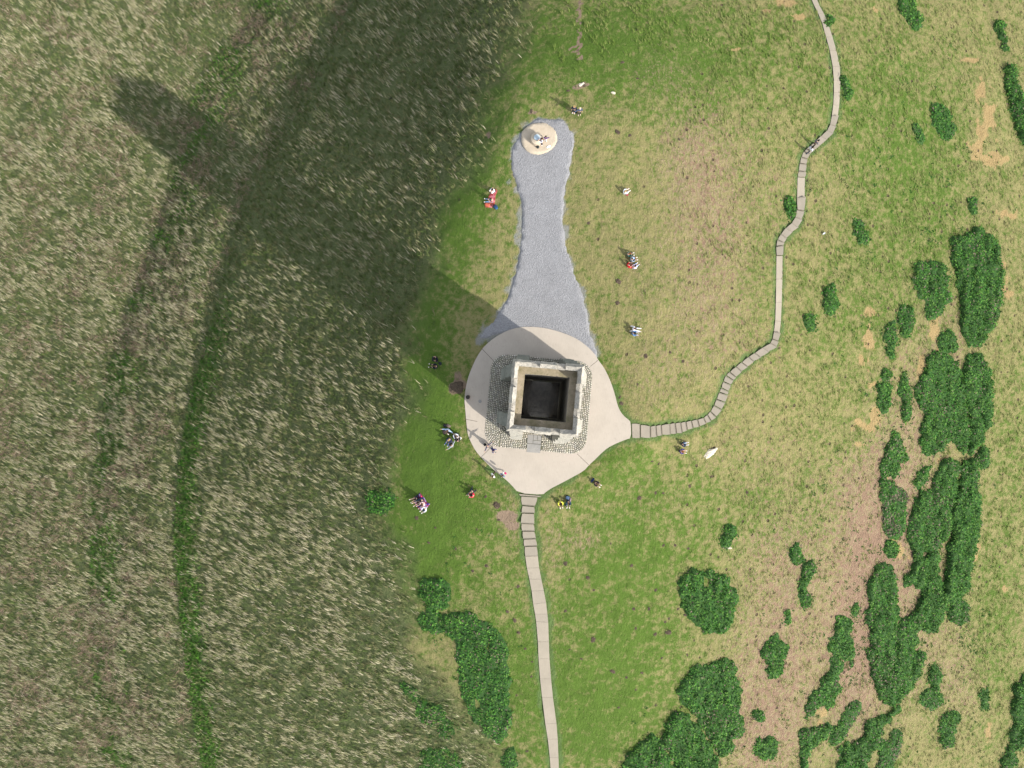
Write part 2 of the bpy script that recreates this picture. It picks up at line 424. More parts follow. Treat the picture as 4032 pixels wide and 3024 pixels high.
for cx, cy, rx, ry in [(984,838,13,17),(990,815,8,14),(995,830,12,14),(1030,1225,4,3),(1095,1115,26,14),(1108,1135,14,12),(1150,243,10,5),(1260,183,14,5),(1245,190,12,5),(1055,290,6,8)] + [(1252 + 3 * math.sin(k * 1.7), 2 + k * 6.2, 4.2, 3.2) for k in range(21)] + [(1240 + 9 * math.sin(k * 2.1), 100 + k * 4, 4.5, 3.0) for k in range(8)]:
    q = np.hypot((PX - cx) / rx, (PY - cy) / ry)
    EARTH = np.maximum(EARTH, sstep(1.3, .6, q + (vnoise(AX, AY, 1.4, 2) - .5) * .8))
GSPILL = sstep(1.1, -.4, GD + (vnoise(AX, AY, 1.1, 3) - .5) * 2.4)
NEARB, NEARA = np.full(AX.shape, 0.0), np.full(AX.shape, 0.0)
for arr, L, o0, o1 in ((NEARB, LB, 0.2, 5.0), (NEARA, LA, .5, 8.0)):
    d_, p_ = seg_dist(xs, ys, L, signed=True)
    arr[core] = sstep(540, 900, PY[core]) * sstep(-o1, -o1 * .45, d_ + (vnoise(xs, ys, .5, 2) - .5) * 1.6) * sstep(.35, -.25, d_)
PATHV = sstep(1.0, 0.1, np.minimum(pth, np.where(GD < 1.0, 9, np.abs(PDm))) + (vnoise(AX, AY, 1.2, 2) - .5) * .8) * (pth < 5)
zone = np.stack([LONG, np.clip(GREEN, 0, 1), np.clip(DRY, 0, 1)], -1).reshape(-1, 3)
zone2 = np.stack([SAND, GSPILL, EARTH], -1).reshape(-1, 3)
RIGHT = sstep(1430, 1580, PX + wob * 200) * (1 - LONG)
zone3 = np.stack([np.maximum(NEARB, NEARA * .6), PATHV, RIGHT], -1).reshape(-1, 3)
ny_, nx_ = AX.shape
idx = np.arange(ny_ * nx_).reshape(ny_, nx_)
quads = np.stack([idx[:-1, :-1], idx[:-1, 1:], idx[1:, 1:], idx[1:, :-1]], -1).reshape(-1, 4)

gm, nt, b = mat('turf', 0.95)
N = NB(nt)
z1, z2, z3 = N.sep(N.attr('zone').outputs['Color']), N.sep(N.attr('zone2').outputs['Color']), N.sep(N.attr('zone3').outputs['Color'])
nA, nB, nC, nD_ = N.noise(.35, 4, .6), N.noise(1.3, 4, .65), N.noise(4.5, 5, .72), N.noise(14, 3, .7)
nE = N.noise(2.2, 5, .7, N.scaled((1.6, .8, 1), R(12)))
# turf: dry straw colour through to lush green
g = N.math('ADD', z1[1], N.math('MULTIPLY_ADD', nB, 2.4, -1.0))
g = N.math('ADD', g, N.math('MULTIPLY_ADD', nA, .7, -.35))
g = N.math('ADD', g, N.math('MULTIPLY_ADD', nC, .9, -.45))
turf = N.mix(N.ramp(g, .02, .85), (.232, .208, .086), (.076, .132, .018))
dry = N.math('ADD', N.math('MULTIPLY', z1[2], 1.15), N.math('MULTIPLY_ADD', nE, 2.3, -1.30))
dry = N.math('ADD', dry, N.math('MULTIPLY_ADD', nC, 1.0, -.42))
turf = N.mix(N.ramp(dry, .18, .85), turf, (.27, .205, .125))
worn = N.math('ADD', N.math('MULTIPLY_ADD', z3[2], .16, z1[2]), N.math('MULTIPLY_ADD', N.noise(1.6, 5, .75, N.scaled((1, 1, 1), 1.0)), 3.4, -2.05))
turf = N.mix(N.math('MULTIPLY', N.ramp(worn, .22, .55), .8), turf, N.mix(nD_, (.17, .10, .066), (.27, .175, .125)))
longc = N.mix(N.ramp(nC, .35, .65), (.060, .085, .028), (.125, .135, .060))
turf = N.mix(z1[0], turf, longc)
turf = N.mix(N.math('MULTIPLY', z3[0], .8), turf, N.mix(N.ramp(nC, .3, .7), (.05, .11, .02), (.10, .20, .03)))
turf = N.mix(N.ramp(N.math('MULTIPLY', z3[1], N.math('MULTIPLY_ADD', nC, 1.0, .25)), .2, .8), turf, (.095, .150, .045))
turf = N.mix(N.ramp(N.math('ADD', z2[0], N.math('MULTIPLY_ADD', nE, 1.8, -.95)), .25, .70), turf, N.mix(nE, (.27, .18, .070), (.36, .275, .135)))
turf = N.mix(N.ramp(N.math('ADD', z2[2], N.math('MULTIPLY_ADD', nC, .8, -.4)), .3, .7), turf, N.mix(nE, (.185, .13, .088), (.27, .20, .14)))
spill = N.ramp(N.math('ADD', z2[1], N.math('MULTIPLY_ADD', nD_, 1.6, -.9)), .3, .8)
turf = N.mix(N.math('MULTIPLY', spill, .8), turf, (.24, .24, .235))
# small pits and scrapes
vo = N.n('ShaderNodeTexVoronoi'); N.set(vo.inputs['Vector'], N.coords()); vo.inputs['Scale'].default_value = .9
sel = N.sep(vo.outputs['Color'])[0]
pit = N.math('MULTIPLY', N.ramp(N.math('ADD', vo.outputs['Distance'], N.math('MULTIPLY_ADD', nC, .16, -.08)), .22, .10), N.ramp(sel, N.math('MULTIPLY_ADD', z3[2], -.26, .95), N.math('MULTIPLY_ADD', z3[2], -.26, 1.0)))
pit = N.math('MULTIPLY', pit, N.math('SUBTRACT', 1.0, z1[0]))
turf = N.mix(N.math('MULTIPLY', pit, .85), turf, (.080, .055, .038))
fine = N.math('MULTIPLY_ADD', nD_, 1.0, .50)
turf = N.mix(1.0, turf, N.gray(fine), 'MULTIPLY')
N.set(b.inputs['Base Color'], turf)
hgt = N.math('ADD', N.math('MULTIPLY', nC, .5), N.math('ADD', N.math('MULTIPLY', nE, 1.0), N.math('MULTIPLY', nD_, .18)))
hgt = N.math('SUBTRACT', hgt, N.math('MULTIPLY', pit, .8))
N.bump(hgt, 1.0, .30, b)
gme = np_mesh('ground', np.stack([AX, AY, AZ], -1).reshape(-1, 3), quads=quads, colors={'zone': zone, 'zone2': zone2, 'zone3': zone3}, smooth=True)
tag(link('ground', gme, gm), kind='structure')

# ------------------------------------------------------------------ sheets of paving
def densify(poly, step, jit=0.0, seed=0):
    r_ = random.Random(seed); o = []
    n = len(poly)
    for i in range(n):
        a, b_ = np.array(poly[i]), np.array(poly[(i + 1) % n])
        L = np.hypot(*(b_ - a)); k = max(1, int(L / step))
        for q in range(k):
            p = a + (b_ - a) * q / k
            o.append((p[0] + r_.uniform(-jit, jit), p[1] + r_.uniform(-jit, jit)))
    return o

def smooth_loop(poly, it=2):
    p = np.array(poly, float)
    for _ in range(it):
        q = np.roll(p, -1, 0); p = np.stack([p * .75 + q * .25, p * .25 + q * .75], 1).reshape(-1, 2)
    return p

def cdt(poly, grid):
    """triangles over a polygon with extra inner points"""
    P = np.array(poly)
    x0, y0 = P.min(0); x1, y1 = P.max(0)
    X, Y = np.meshgrid(np.arange(x0, x1, grid), np.arange(y0, y1, grid))
    X = X.ravel() + rng.uniform(-.2, .2, X.size) * grid; Y = Y.ravel() + rng.uniform(-.2, .2, Y.size) * grid
    ins = sdf(X, Y, P) < -grid * .35
    V = [Vector(p) for p in P] + [Vector(p) for p in zip(X[ins], Y[ins])]
    n = len(P)
    v, e, f, *_ = geometry.delaunay_2d_cdt(V, [(i, (i + 1) % n) for i in range(n)], [], 1, 1e-5)
    return np.array([(p.x, p.y) for p in v]), [tuple(t) for t in f]

def sheet(name, poly, grid, zfun, thick, m, kind='structure', smooth=True):
    v, f = cdt(poly, grid)
    bm = bmesh.new()
    zz = zfun(v[:, 0], v[:, 1])
    vs = [bm.verts.new((p[0], p[1], z)) for p, z in zip(v, zz)]
    for t in f:
        try: bm.faces.new([vs[i] for i in t])
        except ValueError: pass
    bmesh.ops.recalc_face_normals(bm, faces=bm.faces)
    if sum(fc.normal.z for fc in bm.faces) < 0: bmesh.ops.reverse_faces(bm, faces=bm.faces)
    ed = [e for e in bm.edges if len(e.link_faces) == 1]
    r_ = bmesh.ops.extrude_edge_only(bm, edges=ed)
    for q in r_['geom']:
        if isinstance(q, bmesh.types.BMVert): q.co.z -= thick
    return link(name, bm_mesh(name, bm, smooth), m)

# broomed concrete
def concrete(name, tint=(.43, .375, .31), joints=None):
    m, nt, b = mat(name, .85); N = NB(nt)
    broom = N.noise(3.0, 4, .6, N.scaled((9, .5, 1), R(-6)))
    big, mid, fine = N.noise(.4, 4, .6), N.noise(1.8, 4, .65), N.noise(22, 2, .6)
    v = N.math('ADD', N.math('MULTIPLY_ADD', broom, .28, .72), N.math('MULTIPLY_ADD', big, .34, -.17))
    v = N.math('ADD', v, N.math('MULTIPLY_ADD', fine, .22, -.03))
    c = N.mix(1.0, tint, N.gray(v), 'MULTIPLY')
    c = N.mix(N.math('MULTIPLY', N.ramp(mid, .58, .75), .35), c, tuple(t * .62 for t in tint))
    c = N.mix(N.math('MULTIPLY', N.ramp(big, .55, .7), .25), c, (.36, .29, .25))
    N.set(b.inputs['Base Color'], c)
    N.bump(N.math('ADD', broom, N.math('MULTIPLY', fine, .4)), .25, .03, b)
    return m
conc = concrete('broomed_concrete')
pad_loop = smooth_loop(PAD, 1)
sheet('pavement', densify(pad_loop, .35), 1.2, lambda x, y: np.full(len(x), .045), .25, conc, smooth=False)['kind'] = 'structure'
# joints of the concrete, cut as thin dark strips
jm, nt_, b_ = mat('joint_filler', .95); b_.inputs['Base Color'].default_value = (.065, .055, .042, 1)
bm = bmesh.new()
for a, c in ((C1((380,312))[0], C1((512,450))[0]), (C1((1645,437))[0], C1((1562,505))[0]), (C1((1545,1580))[0], C1((1415,1455))[0]), (C1((365,1500))[0], C1((500,1365))[0]), (C1((205,1080))[0], C1((330,1105))[0])):
    p, q = pave_xy([a, c], .05)
    d_ = (q - p) / np.hypot(*(q - p)); n_ = np.array((-d_[1], d_[0])) * .022
    bm.faces.new([bm.verts.new((*v, .0495)) for v in (p - n_, q - n_, q + n_, p + n_)])
link('pavement_joints', bm_mesh('pavement_joints', bm), jm)['kind'] = 'structure'

gvm, nt, b = mat('grey_gravel', .95); N = NB(nt)
vo = N.n('ShaderNodeTexVoronoi'); N.set(vo.inputs['Vector'], N.coords()); vo.inputs['Scale'].default_value = 9
cc = N.sep(vo.outputs['Color'])[0]
v = N.math('ADD', N.math('MULTIPLY_ADD', cc, .22, .86), N.math('MULTIPLY_ADD', N.noise(.5, 4, .6), .4, -.2))
v = N.math('MULTIPLY', v, N.math('MULTIPLY_ADD', N.noise(5, 4, .7), .4, .8))
c = N.mix(1.0, (.248, .246, .250), N.gray(v), 'MULTIPLY')
c = N.mix(N.math('MULTIPLY', N.ramp(N.noise(.55, 5, .7, N.scaled((1.6, .45, 1))), .60, .74), .6), c, (.17, .18, .20))
c = N.mix(N.math('MULTIPLY', N.ramp(N.noise(.9, 5, .7), .66, .8), .5), c, (.20, .22, .10))
N.set(b.inputs['Base Color'], c); N.bump(N.math('ADD', vo.outputs['Distance'], N.noise(6, 4, .7)), .8, .08, b)
gl = np.array(densify(smooth_loop(GRAV, 1), .22))
ang = vnoise(gl[:, 0], gl[:, 1], 1.1, 3) - .5
nrm = np.roll(gl, -1, 0) - np.roll(gl, 1, 0); nrm = np.stack([nrm[:, 1], -nrm[:, 0]], -1) / (np.hypot(nrm[:, 0], nrm[:, 1])[:, None] + 1e-6)
gl = gl + nrm * (ang * .45 + (vnoise(gl[:, 0], gl[:, 1], 3.5, 2) - .5) * .30)[:, None]
# gravel stops at the concrete: push points inside the pad out to under its edge
def zgrav(x, y):
    return hz(x, y) + .004 - .03 * sstep(.2, -.2, sdf(x, y, PAD))
sheet('gravel_path', [tuple(p) for p in gl], .5, zgrav, .12, gvm)['kind'] = 'structure'

lm, nt, b = mat('cream_limestone_paving', .8); N = NB(nt)
c = N.mix(N.ramp(N.noise(1.6, 5, .7), .35, .7), (.46, .385, .29), (.38, .315, .23))
c = N.mix(N.math('MULTIPLY', N.ramp(N.noise(6, 4, .7), .5, .75), .5), c, (.52, .47, .39))
N.set(b.inputs['Base Color'], c); N.bump(N.noise(4, 5, .7), .6, .06, b)
st = np.array(densify(smooth_loop(STONE, 1), .16, .05, 3))
STZ = float(hz(STONE[:, 0].mean(), STONE[:, 1].mean())) + .10
sheet('stone_circle', [tuple(p) for p in st], .5, lambda x, y: np.full(len(x), STZ), .3, lm)['kind'] = 'structure'

def slab_path(name, P, steps, m):
    """slabs between successive edge pairs; step slabs are level treads with a proud nosing, others follow the ground"""
    bm = bmesh.new()
    for i in range(len(P) - 1):
        a, b_ = P[i], P[i + 1]
        st = i in steps
        gap = .10 if st else .012
        L0, R0, L1, R1 = a[0], a[1], b_[0], b_[1]
        q0 = lambda u, v: (L0 * (1 - u) + R0 * u) * (1 - v) + (L1 * (1 - u) + R1 * u) * v
        Lg = np.linalg.norm((a.mean(0) - b_.mean(0))[:2]); e = min(.2, gap / Lg)
        zt = [q0(u, v)[2] + .07 for u, v in ((0, e), (1, e), (1, 1 - e), (0, 1 - e))]
        if st:
            zt = [max(zt) - .02 * random.random()] * 4
        loop = []
        uv = [(0, e), (.5, e), (1, e), (1.0, .5), (1, 1 - e), (.5, 1 - e), (0, 1 - e), (0.0, .5)]
        for u, v in uv:
            w = .5 + (u - .5) * (1.0 - (.10 * (1 - v) if st and v < .4 else 0))
            p = q0(w, v)
            zz = (zt[0] * (1 - u) + zt[1] * u) * (1 - v) + (zt[3] * (1 - u) + zt[2] * u) * v
            loop.append((p[0], p[1], zz))
        lo = [bm.verts.new((p[0], p[1], p[2] - .45)) for p in loop]; hi = [bm.verts.new(p) for p in loop]
        f0 = bm.faces.new(hi)
        n = len(loop)
        fs = [f0] + [bm.faces.new((lo[k], lo[(k + 1) % n], hi[(k + 1) % n], hi[k])) for k in range(n)]
        if st:                                        # riser board along the lower edge
            p, q = q0(-.02, 1 - e * .5), q0(1.02, 1 - e * .5)
            d_ = q - p; an = math.atan2(d_[1], d_[0]); c_ = (p + q) / 2
            add_box(bm, (c_[0], c_[1], zt[0] - .10), (math.hypot(d_[0], d_[1]), .05, .22), an)
    bmesh.ops.recalc_face_normals(bm, faces=bm.faces)
    o = link(name, bm_mesh(name, bm), m); o['kind'] = 'structure'
    return o
conc2 = concrete('path_concrete', (.30, .262, .205))
slab_path('path', EAST3, set(range(0, 28)) | set(range(32, 40)) | set(range(41, 51)), conc2)
slab_path('path', SOUTH3, set(range(0, 8)), conc2)

# ------------------------------------------------------------------ the tower
TC, TR_ = (2.04, 0.53), R(-5.3)
def loc(x, y):                                    # world -> tower frame
    dx, dy = x - TC[0], y - TC[1]
    return dx * math.cos(TR_) + dy * math.sin(TR_), -dx * math.sin(TR_) + dy * math.cos(TR_)

def stone(name, base, lich, course=True, rough=.9, dark=(.10, .095, .08), amt=.5):
    m, nt, b = mat(name, rough); N = NB(nt)
    v = N.noise(1.1, 6, .72); w = N.noise(5, 5, .7); f = N.noise(18, 3, .7)
    c = N.mix(N.ramp(v, .35, .68), base, lich)
    c = N.mix(N.math('MULTIPLY', N.ramp(N.math('ADD', N.math('MULTIPLY', w, .7), N.math('MULTIPLY', f, .3)), .52, .66), amt), c, dark)
    c = N.mix(1.0, c, N.gray(N.math('MULTIPLY_ADD', f, .5, .75)), 'MULTIPLY')
    N.set(b.inputs['Base Color'], c)
    h = N.math('ADD', w, N.math('MULTIPLY', f, .4))
    N.bump(h, .8, .06, b)
    return m
walls_m = stone('weathered_limestone', (.36, .335, .285), (.27, .26, .23), amt=.45)
coping_m = stone('pale_lichened_coping', (.42, .385, .325), (.24, .228, .20), dark=(.08, .078, .073), amt=.9)
walk_m = stone('mossy_stone', (.33, .27, .19), (.21, .18, .105), dark=(.09, .10, .05), amt=.5)
floor_m = stone('dark_flagstone', (.26, .235, .20), (.19, .175, .155), amt=.3)
shade_side_m = stone('shade_darkened_lichened_stone', (.20, .20, .175), (.14, .145, .125), dark=(.06, .065, .06), amt=.6)  # lichened stone, with the shade of the sunless sides put into its colour

tower = empty('stone_tower', (TC[0], TC[1], .045), TR_)
tag(tower, 'roofless square stone tower with battlements and corner buttresses on the round pavement', 'tower')
HO, HI, HP = 3.10, 2.10, 2.72
ZW = 18.45
def arch_wall(bm, side, t0, t1, half, z1, door):
    """a wall across v = side*[t0,t1]; a pointed doorway cuts up from its foot"""
    prof = [(-half, 0)]
    if door:
        w, sp, ap = 1.05, 2.2, 3.9
        prof += [(-w, 0), (-w, sp)]
        for k in range(1, 6): prof.append((-w + w * (1 - math.cos(k / 6 * math.pi / 2)) , sp + (ap - sp) * math.sin(k / 6 * math.pi / 2)))
        prof.append((0, ap))
        for k in range(5, 0, -1): prof.append((w - w * (1 - math.cos(k / 6 * math.pi / 2)), sp + (ap - sp) * math.sin(k / 6 * math.pi / 2)))
        prof += [(w, sp), (w, 0)]
    prof += [(half, 0), (half, z1), (-half, z1)]
    A = [bm.verts.new((u, side * t0, z)) for u, z in prof]; B = [bm.verts.new((u, side * t1, z)) for u, z in prof]
    bm.faces.new(A); bm.faces.new(B[::-1])
    n = len(prof)
    for i in range(n): bm.faces.new((A[i], A[(i + 1) % n], B[(i + 1) % n], B[i]))
bm = bmesh.new()
for s in (-1, 1): arch_wall(bm, s, HI, HO, HO, ZW, True)
for s in (-1, 1): add_box(bm, (s * (HI + HO) / 2, 0, ZW / 2), (HO - HI, 2 * HI - .004, ZW - .004))
bmesh.ops.recalc_face_normals(bm, faces=bm.faces)
link('wall', bm_mesh('tower_wall', bm), walls_m, tower)
def ring(bm, ro, ri, z0, z1, gap=0.0):
    for a in range(4):
        c, s_ = math.cos(a * math.pi / 2), math.sin(a * math.pi / 2)
        pts = [(-ro, ro), (ro, ro), (ri, ri), (-ri, ri)]
        add_prism(bm, [(p * c - q * s_, p * s_ + q * c) for p, q in pts][::-1], z0, z1)
bm = bmesh.new(); ring(bm, HP - .003, HI - .03, ZW + .002, ZW + .09); link('wall_walk', bm_mesh('wall_walk', bm), walk_m, tower)
for w_, za, zb in ((.20, 17.55, 17.85), (.10, 9.4, 9.6), (.10, 4.9, 5.1)):
    bm = bmesh.new(); ring(bm, HO + w_, HO + .002, za, zb); bmesh.ops.remove_doubles(bm, verts=bm.verts[:], dist=1e-4)
    link('string_course', bm_mesh('string_course', bm), walls_m, tower)
for a in range(4):
    c, s_ = math.cos(a * math.pi / 2), math.sin(a * math.pi / 2)
    for x0, x1 in (((-HO, -1.2), (1.2, HO)) if a % 2 == 0 else ((-HO, HO),)):
        pts = [(x0, -HO - .22), (x1, -HO - .22), (x1, -HO - .002), (x0, -HO - .002)]
        bm = bmesh.new(); add_prism(bm, [(p * c - q * s_, p * s_ + q * c) for p, q in pts], 0, .7, None)   # open at the doorways
        link('plinth', bm_mesh('plinth', bm), walls_m, tower)
bm = bmesh.new()
add_prism(bm, [(-HI + .01, -HI + .01), (HI - .01, -HI + .01), (HI - .01, HI - .01), (-HI + .01, HI - .01)], .0, .04)
rr = random.Random(4); v = -HI + .03
while v < HI - .2:
    h = min(rr.uniform(.5, .8), HI - .03 - v); u = -HI + .03
    while u < HI - .15:
        w = min(rr.uniform(.55, 1.1), HI - .03 - u)
        add_box(bm, (u + w / 2, v + h / 2, .05), (w - .03, h - .03, .06 + rr.uniform(-.01, .01)))
        u += w
    v += h
link('floor', bm_mesh('tower_floor', bm), floor_m, tower)
for s in (-1, 1):                                  # stone benches along the inner side walls
    bm = bmesh.new(); add_box(bm, (s * (HI - .20), 0, .28), (.36, 3.4, .42), bevel=.02)
    link('bench', bm_mesh('bench', bm), floor_m, tower)
# parapet: a low wall with sloping sills, then merlons with a gabled coping
PO, SILL, MER = HO + .02, 19.05, 19.75
def weather(bm):
    """worn, uneven stone: break the long edges and knock them about"""
    bmesh.ops.subdivide_edges(bm, edges=[e for e in bm.edges if e.calc_length() > .3], cuts=4, use_grid_fill=True)
    for v_ in bm.verts:
        if v_.co.z > ZW + .1:
            n_ = Vector((mnoise.noise(v_.co * 2.3), mnoise.noise(v_.co * 2.3 + Vector((9, 0, 0))), mnoise.noise(v_.co * 2.3 + Vector((0, 9, 0)))))
            v_.co += n_ * .055 + Vector((rr.uniform(-.012, .012), rr.uniform(-.012, .012), rr.uniform(-.012, .012)))
rr = random.Random(9)
def gable(bm, x0, x1, side, zb, rise, inner, outer, m0=0, m1=0):
    """a run of wall with a gabled top along one side; m0/m1 = 1 mitres that end at the corner"""
    c, s_ = math.cos(side * math.pi / 2), math.sin(side * math.pi / 2)
    rid = (inner + outer) / 2 + .02
    sec = [(outer - .17, ZW + .005), (outer - .17, zb - .06), (outer, zb), (rid, zb + rise), (inner - .04, zb), (inner, zb - .08), (inner, ZW + .005)]
    A, B = [], []
    for d_, z in sec:
        xa = -d_ if m0 else x0; xb = d_ if m1 else x1
        for lst, xx in ((A, xa), (B, xb)):
            jx, jz = rr.uniform(-.012, .012), rr.uniform(-.012, .012)
            p, q = xx, -d_ + jx
            lst.append(bm.verts.new((p * c - q * s_, p * s_ + q * c, z + jz)))
    bm.faces.new(A); bm.faces.new(B[::-1]); n = len(sec)
    for i in range(n): bm.faces.new((A[i], B[i], B[(i + 1) % n], A[(i + 1) % n]))
rr = random.Random(9)
CREN = [(-1.55, -.72), (.76, 1.55)]
for side in range(4):
    for a, c in CREN:
        bm = bmesh.new(); gable(bm, a + .004, c - .004, side, SILL, .10, HP, PO + .15); bmesh.ops.recalc_face_normals(bm, faces=bm.faces)
        link('parapet', bm_mesh('parapet', bm), coping_m, tower)
for side in range(4):                              # middle merlons
    bm = bmesh.new(); gable(bm, CREN[0][1], CREN[1][0], side, MER, .42, HP, PO + .17); bmesh.ops.recalc_face_normals(bm, faces=bm.faces)
    weather(bm)
    link('merlon', bm_mesh('merlon', bm), coping_m, tower)
for side in range(4):                              # corner merlons, L-shaped
    bm = bmesh.new()
    gable(bm, CREN[1][1], 0, side, MER, .42, HP, PO + .17, m1=1)
    gable(bm, 0, CREN[0][0], (side + 1) % 4, MER, .42, HP, PO + .17, m0=1)
    bmesh.ops.recalc_face_normals(bm, faces=bm.faces); weather(bm)
    link('corner_merlon', bm_mesh('corner_merlon', bm), coping_m, tower)
# eight stepped buttresses, two at each corner
def buttress(side, sgn):
    bm = bmesh.new()
    c, s_ = math.cos(side * math.pi / 2), math.sin(side * math.pi / 2)
    W = 1.25
    # profile in (distance from wall, z)
    sec = [(0.002, 0), (1.72, 0), (1.72, 3.6), (1.38, 4.5), (1.38, 8.2), (.98, 9.1), (.98, 12.6), (.58, 13.6), (.58, 15.9), (.002, 17.0)]
    x0 = sgn * (HO - .08); x1 = x0 - sgn * W
    A, B = [], []
    for d_, z in sec:
        for lst, xx in ((A, x0), (B, x1)):
            p, q = xx, -(HO + d_)
            lst.append(bm.verts.new((p * c - q * s_, p * s_ + q * c, z)))
    bm.faces.new(A); bm.faces.new(B[::-1]); n = len(sec)
    for i in range(n): bm.faces.new((A[i], B[i], B[(i + 1) % n], A[(i + 1) % n]))
    bmesh.ops.recalc_face_normals(bm, faces=bm.faces)
    bmesh.ops.subdivide_edges(bm, edges=bm.edges[:], cuts=3, use_grid_fill=True)
    for v_ in bm.verts:
        if v_.co.z > .05: v_.co += Vector((rr.uniform(-.03, .03), rr.uniform(-.03, .03), rr.uniform(-.03, .03)))
    return link('buttress', bm_mesh('buttress', bm), shade_side_m if side in (2, 3) else walls_m, tower)  # top and left buttresses get the copy with shade in its colour
for side in range(4):
    for sgn in (-1, 1): buttress(side, sgn)
# belfry windows
wm, nt, b = mat('dark_louvre', .8); b.inputs['Base Color'].default_value = (.06, .058, .055, 1)
for side in range(4):
    c, s_ = math.cos(side * math.pi / 2), math.sin(side * math.pi / 2)
    def box(bm, u, z, w, h, d0, d1):
        pts = [(u - w / 2, -HO - d1), (u + w / 2, -HO - d1), (u + w / 2, -HO - d0), (u - w / 2, -HO - d0)]
        add_prism(bm, [(p * c - q * s_, p * s_ + q * c) for p, q in pts], z, z + h)
    bm = bmesh.new()
    for u in (-.72, .72, 0): box(bm, u, 11.2, .12, 3.4, .003, .12)
    box(bm, 0, 14.604, 1.56, .2, .003, .14); box(bm, 0, 11.0, 1.7, .195, .003, .18)
    fr = link('window', bm_mesh('window_frame', bm), walls_m, tower)
    bm = bmesh.new()
    for k in range(11):
        for u in (-.36, .36): box(bm, u, 11.28 + k * .3, .58, .16, .004, .07)
    link('louvre', bm_mesh('louvre', bm), wm, fr)

# ------------------------------------------------------------------ cobbled apron round the foot of the tower
AU0, AU1, AV0, AV1, AR = -6.2, 5.87, -6.05, 4.93, 1.9
def rrect(d, step):
    """points and tangents along the rounded rectangle inset by d"""
    u0, u1, v0, v1 = AU0 + d, AU1 - d, AV0 + d, AV1 - d
    r_ = max(AR - d, .35); out = []
    segs = [((u0 + r_, v0), (u1 - r_, v0)), ((u1 - r_, v0 + r_), -90), ((u1, v0 + r_), (u1, v1 - r_)), ((u1 - r_, v1 - r_), 0), ((u1 - r_, v1), (u0 + r_, v1)), ((u0 + r_, v1 - r_), 90), ((u0, v1 - r_), (u0, v0 + r_)), ((u0 + r_, v0 + r_), 180)]
    path = []
    for s in segs:
        if isinstance(s[1], tuple):
            L = math.dist(*s); n = max(1, int(L / .05))
            path += [(s[0][0] + (s[1][0] - s[0][0]) * k / n, s[0][1] + (s[1][1] - s[0][1]) * k / n) for k in range(n)]
        else:
            n = max(3, int(r_ * math.pi / 2 / .05))
            path += [(s[0][0] + r_ * math.cos(R(s[1] + 90 * k / n)), s[0][1] + r_ * math.sin(R(s[1] + 90 * k / n))) for k in range(n)]
    return path
def wpt(u, v): return TC[0] + u * math.cos(TR_) - v * math.sin(TR_), TC[1] + u * math.sin(TR_) + v * math.cos(TR_)
mm, nt, b = mat('mossy_mortar', .95); N = NB(nt)
N.set(b.inputs['Base Color'], N.mix(N.ramp(N.noise(1.2, 4, .6), .4, .65), (.075, .075, .055), (.12, .118, .07)))
bm = bmesh.new()
add_prism(bm, [wpt(*p) for p in rrect(0, .2)], -.05, .056)
link('cobbled_apron', bm_mesh('cobbled_apron', bm), mm)['kind'] = 'structure'
sm, nt, b = mat('granite_setts', .85); N = NB(nt)
rn = N.attr('tone').outputs['Color']
c = N.mix(1.0, N.mix(N.ramp(N.noise(.8, 4, .6), .35, .7), (.43, .40, .345), (.38, .352, .30)), rn, 'MULTIPLY')
N.set(b.inputs['Base Color'], c); N.bump(N.noise(9, 3, .7), .4, .03, b)
SV, SQ, SCc = [], [], []
FLAG = pave_xy(C1((877,1245),(1030,1258),(1017,1452),(866,1440)), .06)
row = 0.0
while row < 3.0:
    path = rrect(row + .085, .05); n = len(path); cum = 0.0; k = 0
    while k < n:
        L = rr.uniform(.20, .34)
        k2 = min(n - 1, k + max(3, int(L / .05)))
        if k2 <= k: break
        p, q = np.array(path[k]), np.array(path[k2]); k = k2
        c_ = (p + q) / 2; d_ = q - p; LL = np.hypot(*d_)
        if k2 == n - 1 and LL < .1: break
        if abs(c_[0]) < HO - .05 and abs(c_[1]) < HO - .05: continue
        w = np.array(wpt(*c_))
        if sdf(np.array([w[0]]), np.array([w[1]]), FLAG)[0] < .05: continue
        t = d_ / LL; nn = np.array((-t[1], t[0]))
        hl, hw = (LL - .05) / 2, .077
        z0, z1 = .04, .072 + rr.uniform(-.006, .006)
        i0 = len(SV)
        for z, s in ((z0, 1.0), (z1, .93)):
            for a, e in ((-1, -1), (1, -1), (1, 1), (-1, 1)):
                u, v = c_ + t * a * hl * s + nn * e * hw * s
                SV.append((*wpt(u, v), z))
        SQ += [[i0 + i for i in f] for f in ((4,5,6,7),(0,1,5,4),(1,2,6,5),(2,3,7,6),(3,0,4,7))]
        g = rr.uniform(.72, 1.2); SCc += [(g * rr.uniform(.97, 1.05), g, g * rr.uniform(.92, 1.02))] * 8
    row += .20
me = np_mesh('cobbles', SV, quads=SQ, colors={'tone': np.array(SCc)})
tag(link('cobbles', me, sm), kind='structure')
fm = stone('grey_flagstone', (.31, .295, .27), (.26, .25, .235), amt=.25)
fl = np.array(FLAG)
def fq(u, v): return (fl[0] * (1 - u) + fl[1] * u) * (1 - v) + (fl[3] * (1 - u) + fl[2] * u) * v
bm = bmesh.new()
for (u0, u1, v0, v1) in ((0, .42, 0, .50), (.42, .72, 0, .30), (.72, 1, 0, .30), (.42, 1, .30, .50), (0, 1, .50, 1)):
    e = .012
    add_prism(bm, [tuple(fq(*p)) for p in ((u0 + e, v1 - e), (u1 - e, v1 - e), (u1 - e, v0 + e), (u0 + e, v0 + e))], .0, .082 + rr.uniform(-.004, .004))
link('doorstep_paving', bm_mesh('doorstep_paving', bm), fm)['kind'] = 'structure'

